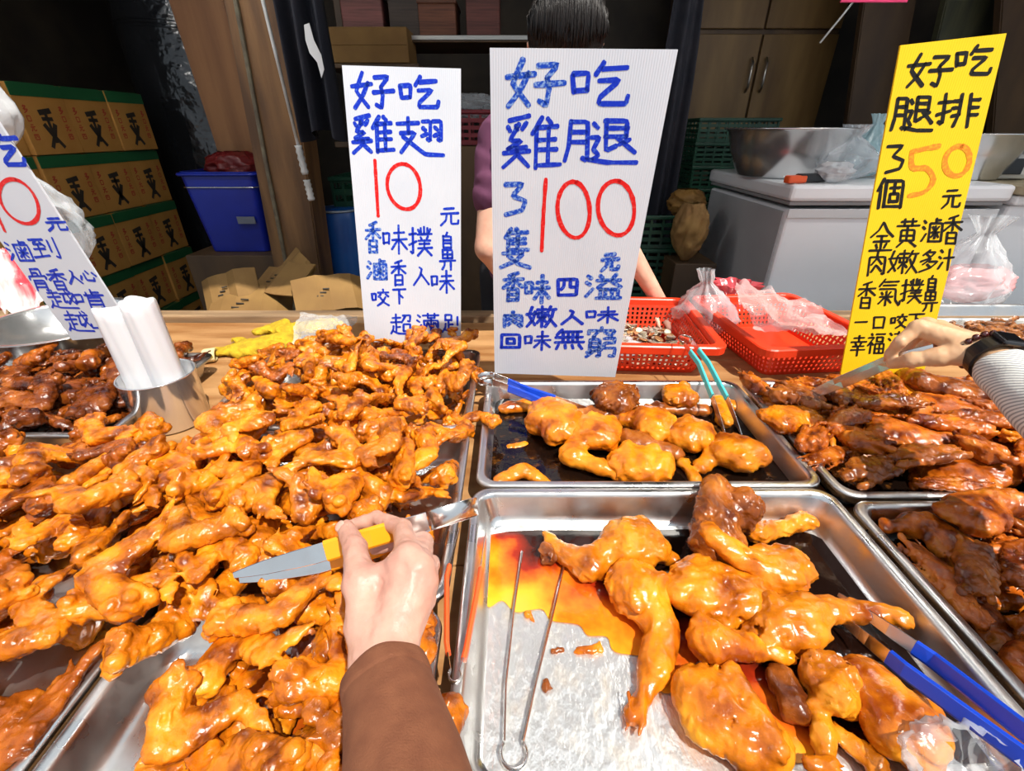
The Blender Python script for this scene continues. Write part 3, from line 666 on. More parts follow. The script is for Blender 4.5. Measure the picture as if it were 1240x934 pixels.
# ------------------------------------------------------------------ whole legs, each with its own shape
FLOOR = RIM-.053
def meat(name, label, mt, prims, lift=0., seed=1, flat=1.35, ragged=0, group=None, res=.0024, k=.008, nz=1., cuts=(), zf=FLOOR, bones=(), rs=1.):
    """prims in photo pixels: (x,y,r) blob, (x,y,rx,ry,deg) ellipse, (x0,y0,x1,y1,r0,r1,'c') limb; they lie on the tray floor raised by lift"""
    mpp = lambda y, z: (CAMZ-z)/(-ray(0, y).z)/F*rs
    fyy = lambda y: 1+.75*((PZ(0, y-1, FLOOR+.02).y-PZ(0, y+1, FLOOR+.02).y)/2/((CAMZ-FLOOR-.02)/(-ray(0, y).z)/F)-1)
    pts = []; ops = []
    for p in prims:
        zz = p[-1] if isinstance(p[-1], tuple) else None
        if zz is not None: p = p[:-1]
        if p[-1] == 'c':
            z0 = z1 = None; m = mpp(p[1], zf+lift+.02); r0, r1 = p[4]*m, p[5]*m
            za = zf+lift+r0/flat*.92+(zz[0] if zz else 0); zb = zf+lift+r1/flat*.92+(zz[1] if zz else 0)
            A, B = PZ(p[0], p[1], za), PZ(p[2], p[3], zb); ops.append(('c', A, B, r0, r1)); pts += [(A, r0), (B, r1)]
        elif len(p) == 3:
            m = mpp(p[1], zf+lift+.02); r = p[2]*m; A = PZ(p[0], p[1], zf+lift+r*.9+(zz[0] if zz else 0)); ops.append(('b', A, r)); pts.append((A, r))
        else:
            m = mpp(p[1], zf+lift+.02); rx, ry = p[2]*m, p[3]*m*fyy(p[1]); rz = min(rx, ry)/flat*.82
            A = PZ(p[0], p[1], zf+lift+rz*.95+(zz[0] if zz else 0)); ops.append(('e', A, (rx, ry, rz), p[4])); pts.append((A, max(rx, ry)))
    c = sum((q for q, _ in pts), Vector())/len(pts); c.z = zf+lift
    lo = [min(q[i]-r for q, r in pts)-c[i]-.012 for i in range(3)]; hi = [max(q[i]+r for q, r in pts)-c[i]+.012 for i in range(3)]
    f = Field(lo, hi, res); g = random.Random(seed)
    for o in ops:
        if o[0] == 'c': f.cone(o[1]-c, o[2]-c, o[3], o[4], k*.7, (g.uniform(-.15, .15), g.uniform(-.15, .15), 1), flat)
        elif o[0] == 'b': f.ell(o[1]-c, (o[2], o[2], o[2]*.9), k*.5)
        else:
            for q in range(4):
                t_ = g.uniform(0, 6.3); s_ = min(o[2][:2]); aa = -math.radians(o[3]); vx, vy = o[2][0]*.72*math.cos(t_), o[2][1]*.72*math.sin(t_); w_ = Vector((vx*math.cos(aa)-vy*math.sin(aa), vx*math.sin(aa)+vy*math.cos(aa), g.uniform(-.1, .25)*o[2][2]))
                f.ell(o[1]-c+w_, (s_*g.uniform(.28, .48), s_*g.uniform(.28, .48), o[2][2]*g.uniform(.55, .8)), k*.6)
            t_ = g.uniform(0, 6.3); w_ = Vector((math.cos(t_), math.sin(t_), 0))*s_*.6; v_ = Vector((w_.y, -w_.x, 0)); f.cone(o[1]-c+w_*.6-v_+Vector((0, 0, o[2][2]*.98)), o[1]-c+w_*.8+v_+Vector((0, 0, o[2][2]*.8)), .0032, .0015, .005, cut=True)
            a = math.radians(o[3]); R = [[math.cos(a), -math.sin(a), 0], [math.sin(a), math.cos(a), 0], [0, 0, 1]]; f.ell(o[1]-c, o[2], k, R)
    for (x0, y0, x1, y1, h) in cuts:
        A, B = PZ(x0, y0, zf+lift+h)-c, PZ(x1, y1, zf+lift+h)-c; f.cone(A, B, .0045, .0025, .006, cut=True)
    if ragged:
        o = [o for o in ops if o[0] == 'c'][-1]; A, B = o[1]-c, o[2]-c; d = (B-A).normalized()
        for kk in range(int(16*ragged)):
            b = A.lerp(B, g.uniform(.3, 1.05))+Vector((g.uniform(-1, 1), g.uniform(-1, 1), g.uniform(-.5, 1)))*o[4]*.9
            f.cone(b, b+d*g.uniform(.003, .018)+Vector((g.uniform(-.006, .006), g.uniform(-.006, .006), 0)), .0050, .0012, .002)
    f.noise(.0016*nz, .036, seed); f.noise(.00080*nz, .013, seed+9); f.noise(.00042*nz, .0065, seed+19)
    me = f.mesh('leg_flesh'); o = mobj(name, me, mt); o.location = c; tag(o, label, 'chicken', group)
    for (x0, y0, x1, y1, r, h) in bones:
        b = BM(); A, B = PZ(x0, y0, zf+lift+h)-c, PZ(x1, y1, zf+lift+h)-c; add_tube(b, [A, A.lerp(B, .3), A.lerp(B, .7), B], [r*.9, r*.75, r*.8, r*1.15], 10); mobj('bone', b, bone_mat, o, smooth=True)
    # mark it in the height map
    a = pts_of(me); i, j = cells(a[:, 0]+c.x, a[:, 1]+c.y); np.maximum.at(H, (i, j), a[:, 2]+c.z)
    return o
G2 = 'whole braised legs in the half empty tray'; G1 = 'braised thighs in the black soy tray'
C = 'c'
meat('braised_leg_quarter', 'dark torn braised thigh standing against the back wall of the half empty tray', legbrown_mat, [(868, 592, 866, 655, 17, 27, C, (.045, .0)), (900, 612, 893, 628, 22, 20, C, (.03, .01))], .004, 101, 1.1, .5, G2, nz=1.5)
meat('braised_leg_quarter', 'golden thigh lying under the dark torn one, its knee crossing it', leg_mat, [(945, 690, 42, 27, 18), (860, 645, 897, 676, 12, 17, C, (.045, .02)), (897, 676, 925, 690, 16, 24, C, (.02, .0))], .010, 102, 1.3, 0, G2, cuts=[(905, 668, 935, 672, .05)])
meat('braised_drumstick_piece', 'small drumstick with a knobbed joint by the back right corner of the half empty tray'.replace(' right', ''), leg_mat, [(916, 646, 962, 635, 13, 9, C), (962, 635, 976, 632, 10, 12, C)], .006, 103, 1.1, .4, G2, nz=1.4)
meat('braised_leg_quarter', 'golden leg with a thin bared ankle pointing at the amber oil', leg_mat, [(660, 646, 670, 657, 5, 6, C, (.012, .01)), (668, 655, 690, 673, 7, 13, C, (.01, .006)), (690, 674, 714, 684, 15, 21, C), (714, 680, 760, 664, 20, 26, C), (768, 658, 40, 28, -6), (788, 666, 815, 680, 17, 9, C)], 0, 104, 1.25, 0, G2, cuts=[(722, 655, 728, 692, .042)])
meat('braised_ankle_joint', 'dark ragged ankle joint beside the thin bared ankle', legbrown_mat, [(664, 667, 11), (672, 661, 667, 676, 9, 8, C)], 0, 105, 1.1, .6, G2, nz=1.6, k=.004)
meat('braised_leg_quarter', 'bent leg whose dark ragged foot end lies on the bare metal', leg_mat, [(772, 713, 39, 30, 12), (775, 722, 802, 760, 26, 20, C), (803, 768, 793, 808, 20, 20, C), (792, 810, 776, 846, 17, 12, C), (776, 846, 768, 866, 12, 14, C)], 0, 106, 1.2, .35, G2, cuts=[(783, 756, 815, 772, .04), (782, 800, 800, 812, .04)])
meat('braised_leg_quarter', 'broad flat golden thigh in the middle of the half empty tray', leg_mat, [(850, 714, 40, 36, 20), (898, 724, 36, 32, 40), (880, 742, 26, 20, 0), (905, 695, 922, 735, 20, 17, C)], .004, 107, 1.5, 0, G2, cuts=[(880, 700, 905, 745, .045), (905, 690, 925, 712, .05)])
meat('braised_leg_quarter', 'golden leg whose drumstick points at the blue handled tongs', leg_mat, [(956, 757, 50, 34, 8), (925, 778, 28, 20, 0), (975, 740, 1035, 741, 22, 14, C, (.012, .016)), (1035, 741, 1080, 746, 13, 11, C, (.02, .024)), (1080, 746, 1088, 747, 12, 14, C, (.022, .022))], .006, 108, 1.3, 0, G2, cuts=[(985, 760, 1020, 778, .045)])
meat('braised_drumstick_piece', 'drumstick with a torn tip lying before the broad flat thigh', leg_mat, [(858, 773, 25, 25, 0), (862, 777, 912, 785, 24, 15, C), (912, 785, 956, 797, 13, 8, C)], .014, 109, 1.15, .9, G2)
meat('braised_chicken_thigh', 'glossy brown thigh half hidden behind the big folded breast', legbrown_mat, [(944, 822, 962, 855, 18, 20, C)], 0, 110, 1.2, 0, G2)
meat('braised_chicken_breast', 'big pale golden breast with a brown skin fold along it', leg_mat, [(850, 842, 906, 893, 36, 36, C), (872, 836, 925, 900, 28, 30, C), (868, 862, 48, 44, 30), (887, 812, 942, 905, 10, 13, C, (.030, .030)), (925, 905, 945, 918, 18, 12, C)], 0, 111, 1.45, 0, G2, cuts=[(875, 818, 925, 905, .062)], nz=.9)
meat('braised_leg_quarter', 'big smooth yellow thigh by the clear bag in the tray corner', leg_mat, [(1050, 826, 1100, 880, 32, 38, C), (1085, 885, 1105, 905, 38, 30, C), (1120, 850, 1135, 885, 14, 16, C)], .006, 112, 1.4, 0, G2, nz=.8, cuts=[(1100, 825, 1130, 880, .06)])
meat('braised_leg_quarter', 'torn leg with two bared shanks at the near edge of the tray', leg_mat, [(1003, 822, 32, 30, 0), (1010, 840, 1035, 850, 28, 18, C), (993, 850, 998, 925, 16, 11, C, (0, -.008)), (1015, 885, 1062, 930, 10, 15, C, (-.004, -.008)), (985, 925, 1010, 940, 13, 10, C)], .012, 113, 1.25, 1.0, G2, nz=1.5)
for lab, mt, pr in [
    ('small brown meat scrap nearest the bent leg on bare metal', leg_mat, [(700, 788, 725, 785, 5, 6, C)]),
    ('dark burnt crumb between the thin tongs and the bent leg', legbrown_mat, [(663, 832, 672, 836, 6, 4, C)]),
    ('dark crumb in line with the thin tongs arm', legbrown_mat, [(669, 790, 679, 788, 4, 3, C)]),
    ('crumb between the arms of the thin tongs', leg_mat, [(640, 744, 645, 750, 5, 3, C)])]:
    meat('meat_scrap', lab, mt, pr, 0, len(lab), 1.5, 0, 'scraps on the bare tray floor', k=.003, res=.0014)
# black soy tray
mm = lambda *a, **k: meat(*a, group=G1, res=.003, rs=1.08, **k)
mm('braised_leg_quarter', 'golden leg in black soy whose foot points at the wing trays', leg_mat, [(612, 494, 640, 490, 8, 9, C), (640, 490, 662, 496, 10, 14, C), (674, 508, 29, 24, 30), (690, 520, 700, 534, 14, 10, C)], .012, 121)
mm('braised_chicken_thigh', 'dark crumpled thigh touching the back rim of the soy tray', legbrown_mat, [(746, 482, 25, 15, 10), (757, 488, 766, 494, 10, 8, C)], .022, 122, nz=1.6, ragged=.4)
mm('braised_leg_quarter', 'brown leg just before the dark crumpled thigh', legbrown_mat, [(704, 500, 750, 503, 10, 14, C)], .012, 123)
mm('braised_chicken_thigh', 'round golden thigh in the middle of the soy tray', leg_mat, [(791, 512, 24, 18, 20), (758, 508, 775, 510, 12, 14, C)], .016, 124)
mm('braised_leg_quarter', 'golden leg bent into an arc over the black soy', leg_mat, [(722, 523, 28, 17, 25), (700, 535, 692, 552, 13, 14, C), (692, 553, 748, 573, 13, 9, C)], .018, 125)
mm('braised_chicken_wing', 'flat brown wing across the middle of the soy tray', legbrown_mat, [(762, 531, 820, 549, 14, 9, C), (775, 536, 16, 11, -15)], .014, 126)
mm('braised_chicken_thigh', 'broad golden thigh nearest the front rim of the soy tray', leg_mat, [(776, 563, 37, 20, -6), (745, 555, 765, 560, 9, 15, C)], .008, 127)
mm('braised_chicken_thigh', 'small golden thigh beside the turquoise tongs at the back rim', leg_mat, [(822, 479, 19, 12, 0), (810, 472, 818, 476, 9, 10, C)], .022, 128)
mm('braised_chicken_wing', 'brown wing lying under the small thigh at the back rim', legbrown_mat, [(797, 494, 852, 497, 10, 9, C)], .01, 129)
mm('braised_chicken_thigh', 'golden thigh under the turquoise tongs tips', leg_mat, [(836, 526, 26, 17, 0)], .010, 130)
mm('braised_leg_quarter', 'wide yellow leg nearest the side wall of the soy tray', leg_mat, [(894, 548, 33, 18, -8), (848, 566, 868, 552, 9, 13, C), (868, 552, 885, 548, 13, 15, C), (828, 562, 842, 580, 8, 7, C)], .010, 131)
mm('braised_chicken_wing', 'curved wing alone in the near corner of the soy tray', leg_mat, [(604, 582, 634, 570, 8, 11, C), (634, 570, 661, 585, 11, 7, C)], .006, 132)
mm('meat_scrap', 'small yellow scrap floating alone in the black soy', leg_mat, [(618, 543, 636, 539, 5, 6, C)], .003, 133)
mm('braised_drumstick_piece', 'small drumstick between the turquoise tongs and the side wall', leg_mat, [(872, 487, 890, 492, 9, 7, C), (872, 487, 878, 510, 9, 9, C)], .012, 134)
# pools
def pool(label, pts, z, m, name='sauce_pool'):
    b = BM(); v = [b.verts.new((p[0], p[1], z)) for p in pts]; b.faces.new(v)
    o = mobj(name, b, m, smooth=False); tag(o, label, 'sauce'); return o
soy = mat('black_soy', (.006, .003, .002), .06, var=(.10, .035, .006), scale=55, lo=.60, hi=.74, bump=.35, bscale=45, bdist=.003, spec=.6)
x0, x1, y0, y1 = TRAYS[1][:4]; pool('black soy sauce with floating fat flecks filling the thigh tray', [(p[0], p[1]) for p in ring_pts(x0+.02, x1-.02, y0+.02, y1-.02, .02, 0)], FLOOR+.014, soy)
x0, x1, y0, y1 = TRAYS[2][:4]; pool('dark sauce under the red brown fillets', [(p[0], p[1]) for p in ring_pts(x0+.02, x1-.02, y0+.02, y1-.02, .02, 0)], FLOOR+.010, soy)
x0, x1, y0, y1 = TRAYS[3][:4]; pool('dark sauce under the shredded leg meat', [(p[0], p[1]) for p in ring_pts(x0+.02, x1-.02, y0+.02, y1-.02, .02, 0)], FLOOR+.010, soy)
amber = mat('amber_oil', (.8, .3, .02), .07, bump=.12, bscale=38, bdist=.002, spec=.6); t = amber.node_tree; L = t.links   # oil, the deeper the darker
ge = _n(t, 'ShaderNodeNewGeometry'); sx = _n(t, 'ShaderNodeSeparateXYZ'); L.new(ge.outputs['Position'], sx.inputs[0])
nz = _n(t, 'ShaderNodeTexNoise'); nz.inputs['Scale'].default_value = 14; nz.inputs['Detail'].default_value = 4; L.new(ge.outputs['Position'], nz.inputs['Vector'])
def M_(op, a, b_): 
    n = _n(t, 'ShaderNodeMath', operation=op)
    for i, v in enumerate((a, b_)):
        if hasattr(v, 'default_value'): L.new(v, n.inputs[i])
        else: n.inputs[i].default_value = v
    return n.outputs[0]
dep = M_('ADD', M_('ADD', M_('MULTIPLY', sx.outputs['Y'], 3.2), M_('MULTIPLY', sx.outputs['X'], 2.4)), M_('MULTIPLY', nz.outputs[0], .7))
mr = _n(t, 'ShaderNodeMapRange'); mr.inputs['From Min'].default_value = 1.55; mr.inputs['From Max'].default_value = 2.30; L.new(dep, mr.inputs[0])
cr = _n(t, 'ShaderNodeValToRGB'); E_ = cr.color_ramp.elements; E_[0].position = 0; E_[0].color = (.72, .42, .05, 1); E_[1].position = 1; E_[1].color = (.008, .003, .002, 1)
for p_, c_ in ((.22, (.85, .40, .02, 1)), (.42, (.75, .17, .008, 1)), (.60, (.30, .020, .004, 1)), (.8, (.03, .006, .003, 1))): e = E_.new(p_); e.color = c_
L.new(mr.outputs[0], cr.inputs[0]); L.new(cr.outputs[0], t.nodes['Principled BSDF'].inputs['Base Color'])
_out = [(592, 648), (760, 643), (900, 641), (985, 648), (1030, 690), (1100, 760), (1180, 850), (1230, 915), (1120, 925), (1010, 905), (965, 925), (940, 880), (900, 850), (850, 800), (826, 832), (800, 838), (790, 800), (745, 790), (735, 772), (712, 770), (700, 757), (668, 752), (655, 738), (625, 742), (608, 728), (590, 735), (583, 700)]
_sm = []
for i in range(len(_out)):
    for k in range(5):
        t_ = k/5; a_, b_, c_, d_ = (_out[(i+j) % len(_out)] for j in (-1, 0, 1, 2))
        q_ = [.5*((2*b_[j])+(-a_[j]+c_[j])*t_+(2*a_[j]-5*b_[j]+4*c_[j]-d_[j])*t_*t_+(-a_[j]+3*b_[j]-3*c_[j]+d_[j])*t_**3) for j in (0, 1)]; _sm.append(PZ(q_[0], q_[1], FLOOR+.002))
x0, x1, y0, y1 = TRAYS[0][:4]
pool('amber to dark brown oil pooled in the half empty tray', [(min(max(p.x, x0+.030), x1-.030), min(max(p.y, y0+.030), y1-.030)) for p in _sm], FLOOR+.0025, amber, 'oil_pool')
scum = mat('fat_film', (.90, .89, .87), .30, var=(.52, .47, .40), scale=48, lo=.50, hi=.74, bump=1.0, bscale=110, bdist=.0022, metal=.80, rvar=.3, detail=8, stretch=(1, .55, 1))
pool('thin scratched film of dried fat on the bare tray floor', [(p[0], p[1]) for p in ring_pts(x0+.027, x1-.027, y0+.027, y1-.027, .02, 0)], FLOOR+.0008, scum, 'fat_film')
x0, x1, y0, y1 = TRAYS[6][:4]; redoil = mat('orange_oil', (.55, .10, .004), .07, var=(.12, .012, .003), scale=9, bump=.15, bscale=40, bdist=.002, spec=.6)
pool('orange oil in the tray beside the brown sleeve', [(p[0]+.045, p[1]) for p in ring_pts(x0+.075, x1-.072, y0+.03, y1-.03, .02, 0)], FLOOR+.003, redoil, 'oil_pool')
# ------------------------------------------------------------------ plastic film
def film(name, col, alpha, rough=.16, wr=.5):
    m = mat(name, col, rough, bump=wr, bscale=38, bdist=.004, spec=.8, coat=.4, alpha=alpha); t = m.node_tree; b = t.nodes['Principled BSDF']
    lw = _n(t, 'ShaderNodeLayerWeight'); lw.inputs['Blend'].default_value = .35; mr = _n(t, 'ShaderNodeMapRange'); mr.inputs['To Min'].default_value = alpha; mr.inputs['To Max'].default_value = min(1, alpha+.45)
    t.links.new(lw.outputs['Facing'], mr.inputs[0]); t.links.new(mr.outputs[0], b.inputs['Alpha']); return m
film_clear = film('clear_film', (.80, .84, .88), .16)
film_white = film('white_film', (.70, .71, .73), .55)
film_milky = film('milky_film', (.72, .76, .80), .24)
film_pink = film('pink_film', (.85, .42, .42), .42)
def bag(name, label, c, w, d, h, m, seed, neck=.75, top=.35, cat='bag', crump=.22, rz=0, lean=(0, 0), seg=44, rows=26, group=None, flat=False):
    from mathutils import noise
    g = random.Random(seed); off = Vector((g.uniform(0, 50), g.uniform(0, 50), 0)); b = BM(); rr = []
    for j in range(rows+1):
        t = j/rows
        if neck: prof = (math.sin(min(1, t/.30)*PI/2)**.6)*(1-(1-.16)*max(0, (t-.30)/(neck-.30))**1.5 if t < neck else .16+(top-.16)*((t-neck)/(1-neck))**.8)
        else: prof = math.sin(max(.02, min(.98, t*.9))*PI)**.55
        ring = []
        for i in range(seg):
            a = 2*PI*i/seg; q = Vector((math.cos(a)*1.3, math.sin(a)*1.3, t*2.2))+off
            n1 = 1-2*abs(noise.noise(q*1.6)); n2 = 1-2*abs(noise.noise(q*4.1)); r = prof*(1+crump*(n1-.5)*1.3+crump*.5*(n2-.5)) + (.04*math.sin(a*9+seed)*(t > neck*.8) if neck else 0)*prof*4
            ring.append(b.verts.new((r*w/2*math.cos(a)+lean[0]*t*t, r*d/2*math.sin(a)+lean[1]*t*t, h*t+crump*.06*h*(n2-.3)*(t > .05))))
        rr.append(ring)
    for j in range(rows):
        for i in range(seg): b.faces.new((rr[j][i], rr[j][(i+1) % seg], rr[j+1][(i+1) % seg], rr[j+1][i]))
    b.faces.new(rr[0][::-1])
    o = mobj(name, b, m, smooth=True); o.location = c; o.rotation_euler.z = rz; return tag(o, label, cat, group)
def sheet(name, label, corners, m, seed, amp=.02, n=34, cat='bag', arch=.0):
    from mathutils import noise
    g = random.Random(seed); off = Vector((g.uniform(0, 50), g.uniform(0, 50), 0)); b = BM(); A, B_, C_, D = [Vector(p) for p in corners]; V = []
    for j in range(n+1):
        for i in range(n+1):
            u, v = i/n, j/n; p = A.lerp(B_, u).lerp(D.lerp(C_, u), v); q = Vector((u*2.4, v*2.4, 0))+off
            z = amp*(1-2*abs(noise.noise(q)))+amp*.5*(1-2*abs(noise.noise(q*2.7)))+arch*math.sin(PI*u)*math.sin(PI*v)
            p = p+Vector((noise.noise(q*1.3+Vector((9, 0, 0)))*amp, noise.noise(q*1.3+Vector((0, 9, 0)))*amp, z)); V.append(b.verts.new(p))
    for j in range(n):
        for i in range(n): k = j*(n+1)+i; b.faces.new((V[k], V[k+1], V[k+n+2], V[k+n+1]))
    return tag(mobj(name, b, m, smooth=True), label, cat)
# ------------------------------------------------------------------ steel cup with rolled bags
cup_c = Vector((-.775, .885, TOP+.0015)); b = BM()
add_lathe(b, [(.001, 0), (.066, 0), (.070, .004), (.0725, .117), (.0745, .120), (.0725, .1215), (.0705, .117), (.068, .006), (.001, .005)], seg=48)
cup = mobj('steel_cup', b, mat('cup_steel', (.84, .84, .85), .13, .82, var=(.74, .74, .75), scale=9), smooth=True); cup.location = cup_c; tag(cup, 'dented round steel cup holding a white roll of bags', 'cup')
roll_m = mat('white_plastic_roll', (.68, .68, .70), .35, spec=.5, sss=.1)
rb = thing('bag_roll', 'thick white roll of plastic bags standing in the steel cup', 'roll', (cup_c.x-.004, cup_c.y, cup_c.z+.007))
for k, (dx, dy, r, h) in enumerate(((-.026, .002, .036, .262), (.030, -.004, .030, .275), (.004, .034, .028, .268))):
    b = BM(); pr = []; seg = 60
    rings = []
    for z in (0, .05, .12, .19, h-.02, h-.006, h):
        rr_ = []
        for i in range(seg):
            a = 2*PI*i/seg; q = r*(1-.05*(z > h-.003))*(1+.025*math.sin(a*5+k)+.02*math.sin(a*11+z*18)); rr_.append(b.verts.new((dx+q*math.cos(a), dy+q*math.sin(a), z+.006*math.sin(a*2+k)*(z > .15))))
        rings.append(rr_)
    for j in range(len(rings)-1):
        for i in range(seg): b.faces.new((rings[j][i], rings[j][(i+1) % seg], rings[j+1][(i+1) % seg], rings[j+1][i]))
    inn = [b.verts.new((dx+(v.co.x-dx)*.82, dy+(v.co.y-dy)*.82, v.co.z-.001)) for v in rings[-1]]; low = [b.verts.new((dx+(v.co.x-dx)*.5, dy+(v.co.y-dy)*.5, h-.05)) for v in rings[-1]]
    for i in range(seg): j = (i+1) % seg; b.faces.new((rings[-1][i], rings[-1][j], inn[j], inn[i])); b.faces.new((inn[i], inn[j], low[j], low[i]))
    b.faces.new(low); b.faces.new(rings[0][::-1]); mobj('rolled_bag', b, roll_m, rb, smooth=True)
# ------------------------------------------------------------------ bowls
def basin(name, label, c, R, h, m, rb_=.72, cat='basin'):
    b = BM(); add_lathe(b, [(.001, 0), (R*rb_*.95, 0), (R*rb_, .006), (R*.90, h*.55), (R*.985, h*.93), (R*1.045, h*.965), (R*1.06, h*.99), (R*1.045, h*1.0), (R*.975, h*.985), (R*.965, h*.93), (R*.88, h*.55), (R*rb_*.97, .012), (.001, .008)], seg=64)
    o = mobj(name, b, m, smooth=True); o.location = c; return tag(o, label, cat)
FZ = CAMZ-.181; FY = 1.9
# ------------------------------------------------------------------ freezers
white_paint = mat('freezer_paint', (.88, .88, .89), .38, var=(.82, .83, .84), scale=3, bump=.08, bscale=12, detail=6)
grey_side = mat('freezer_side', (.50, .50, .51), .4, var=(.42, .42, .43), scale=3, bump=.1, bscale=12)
trim_m = mat('freezer_trim', (.62, .62, .62), .4)
fx0 = 1.075; fx1 = 1.92
fr = thing('chest_freezer', 'white chest freezer with a steel basin on its lid', 'freezer', ((fx0+fx1)/2, FY+.41, .28)); w = fx1-fx0
part_box('body', fr, (0, 0, (FZ-.28-.09)/2), (w-.02, .80, FZ-.28-.09), white_paint, .012)
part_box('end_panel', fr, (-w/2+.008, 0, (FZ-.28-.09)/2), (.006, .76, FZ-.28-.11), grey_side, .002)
lid = part_box('lid', fr, (0, 0, FZ-.28-.03), (w+.01, .84, .06), white_paint, .014); part_box('gasket', lid, (0, 0, FZ-.28-.068), (w-.012, .81, .014), mat('gasket', (.30, .30, .30), .5), .003)
part_box('trim_strip', fr, (0, -.405, FZ-.28-.105), (w-.02, .006, .035), trim_m, .002)
fr2 = thing('chest_freezer', 'second white freezer with a yellowish wooden edge beside the yellow board', 'freezer', (2.42, FY+.45, .28))
part_box('body', fr2, (0, 0, (FZ-.28-.075)/2), (.96, .9, FZ-.28-.075), white_paint, .012)
part_box('lid', fr2, (0, 0, FZ-.28-.055), (.97, .94, .035), white_paint, .008)
part_box('top_board', fr2, (0, -.01, FZ-.28-.018), (.98, .98, .032), mat('pale_board', (.50, .42, .28), .5, var=(.36, .29, .18), scale=8), .004)
for k_, (xc, ww) in enumerate(((1.5, .85), (2.42, .96))): tag(part_box('platform', None, (xc, FY+.43, .14), (ww, .76, .28), dark_brown), ['low dark platform under the freezer with the basin', 'low dark platform under the freezer with the wooden edge'][k_], 'platform')
bs = PY(965, 195, FY+.28)
basin('steel_basin', 'wide shining steel basin on the freezer lid', (bs.x, FY+.38, FZ+.001), .26, .19, bowl_steel)
b2 = PY(1185, 190, FY+.22); basin('steel_basin', 'steel basin half hidden by the yellow board', (b2.x, FY+.30, FZ+.001), .20, .17, bowl_steel)
basin('steel_bowl', 'large steel bowl behind the dark duck pieces', (-1.32, 1.27, TOP+.001), .19, .10, bowl_steel, cat='bowl')
# box cutter / tape on the lid
tp = thing('box_cutter', 'black and orange cutter lying on the freezer lid edge', 'cutter', (PY(978, 218, FY+.05).x, FY+.06, FZ+.001), rz=.25)
part_box('grip', tp, (.02, 0, .018), (.13, .035, .032), mat('black_plastic', (.012, .012, .013), .35), .008)
part_box('orange_shell', tp, (-.055, -.004, .015), (.085, .032, .028), mat('orange_plastic', (.75, .10, .02), .35), .007)
part_box('slider', tp, (.06, -.004, .037), (.03, .018, .008), mat('black_plastic2', (.02, .02, .02), .35), .002)
bag('plastic_bag', 'clear bags of pale goods heaped on the freezer lid', (PY(1035, 200, FY+.12).x, FY+.18, FZ+.001), .24, .20, .20, film_milky, 21, neck=.8, top=.4)
bag('plastic_bag', 'white crumpled bag lying beside the cutter', (PY(1022, 205, FY+.02).x, FY+.07, FZ+.001), .13, .11, .075, film_white, 22, neck=0)
bag('plastic_bag', 'clear bag with bluish contents behind the yellow board', (PY(1066, 200, FY+.2).x, FY+.30, FZ+.001), .18, .2, .24, film('blue_milky', (.45, .66, .72), .5), 23, neck=.85, top=.3)
bk = thing('kitchen_scale', 'pale scale with a black arched cradle on the wooden freezer top', 'scale', (PY(1222, 200, FY+.18).x+.02, FY+.28, FZ+.001))
part_box('body', bk, (0, 0, .05), (.22, .18, .10), mat('pale_plastic', (.55, .53, .48), .4), .02); part_box('tray', bk, (0, 0, .125), (.26, .22, .018), dark_brown, .006); part_box('dial', bk, (0, -.093, .05), (.10, .008, .06), mat('black_dial', (.01, .01, .01), .3), .003)
# ------------------------------------------------------------------ baskets
red_pl = mat('red_plastic', (.80, .055, .015), .32, sss=.06, spec=.5, var=(.72, .045, .012), scale=6)
def basket(name, label, cx, cy, w, d, h, rz, m, group, z=TOP+.001, taper=.03, lip=.021, rows=6, hole=.0095, cat='basket'):
    r = thing(name, label, cat, (cx, cy, z), rz, group); N = []
    def ring(i, zz, rr): return [Vector(p) for p in ring_pts(-w/2+i, w/2-i, -d/2+i, d/2-i, rr, zz, 6)]
    b = BM(); prof = [(-.002, h-.022, .035), (-.003, h-.003, .035), (0, h, .034), (lip-.003, h, .03), (lip, h-.003, .028), (lip+.002, h-.020, .027), (lip-.002, h-.021, .028), (.003, h-.020, .034)]
    rs = [[b.verts.new(p) for p in ring(*q)] for q in prof]; n = len(rs[0])
    for j in range(len(rs)):
        k2 = (j+1) % len(rs)
        for i in range(n): b.faces.new((rs[j][i], rs[j][(i+1) % n], rs[k2][(i+1) % n], rs[k2][i]))
    mobj('rim', b, m, r, smooth=False)
    # perforated wall: fine strip grid with every second cell open
    b = BM(); per = []; base = ring(0, 0, .03)
    for i in range(n):
        a, c = base[i], base[(i+1) % n]; k = max(1, round((c-a).length/hole)); per += [a.lerp(c, t/k) for t in range(k)]
    cen = Vector((0, 0, 0)); levels = [0, .010]; q = 0.010
    while q < h-.024-.5*hole: q += hole*.9; levels.append(q); q += hole*.55; levels.append(q)
    levels[-1] = h-.018; V = []
    for zz in levels:
        s = 1-zz/h; V.append([b.verts.new((p.x*(1-(lip+taper*s)/(w/2)), p.y*(1-(lip+taper*s)/(d/2)), zz)) for p in per])
    m_ = len(per)
    for j in range(len(levels)-1):
        for i in range(m_):
            if j % 2 == 1 and i % 2 == 1 and j < len(levels)-1: continue
            b.faces.new((V[j][i], V[j][(i+1) % m_], V[j+1][(i+1) % m_], V[j+1][i]))
    b.faces.new(V[0][::-1]); wl = mobj('wall', b, m, r); md = wl.modifiers.new('thick', 'SOLIDIFY'); md.thickness = .0022; return r
RB = 'red plastic baskets behind the leg trays'
basket('plastic_basket', 'red orange perforated basket full of coins', .385, 1.275, .36, .40, .10, -.06, red_pl, RB)
basket('plastic_basket', 'red orange basket with a pinkish bag in it, empty of coins', .795, 1.285, .36, .44, .10, .10, red_pl, RB)
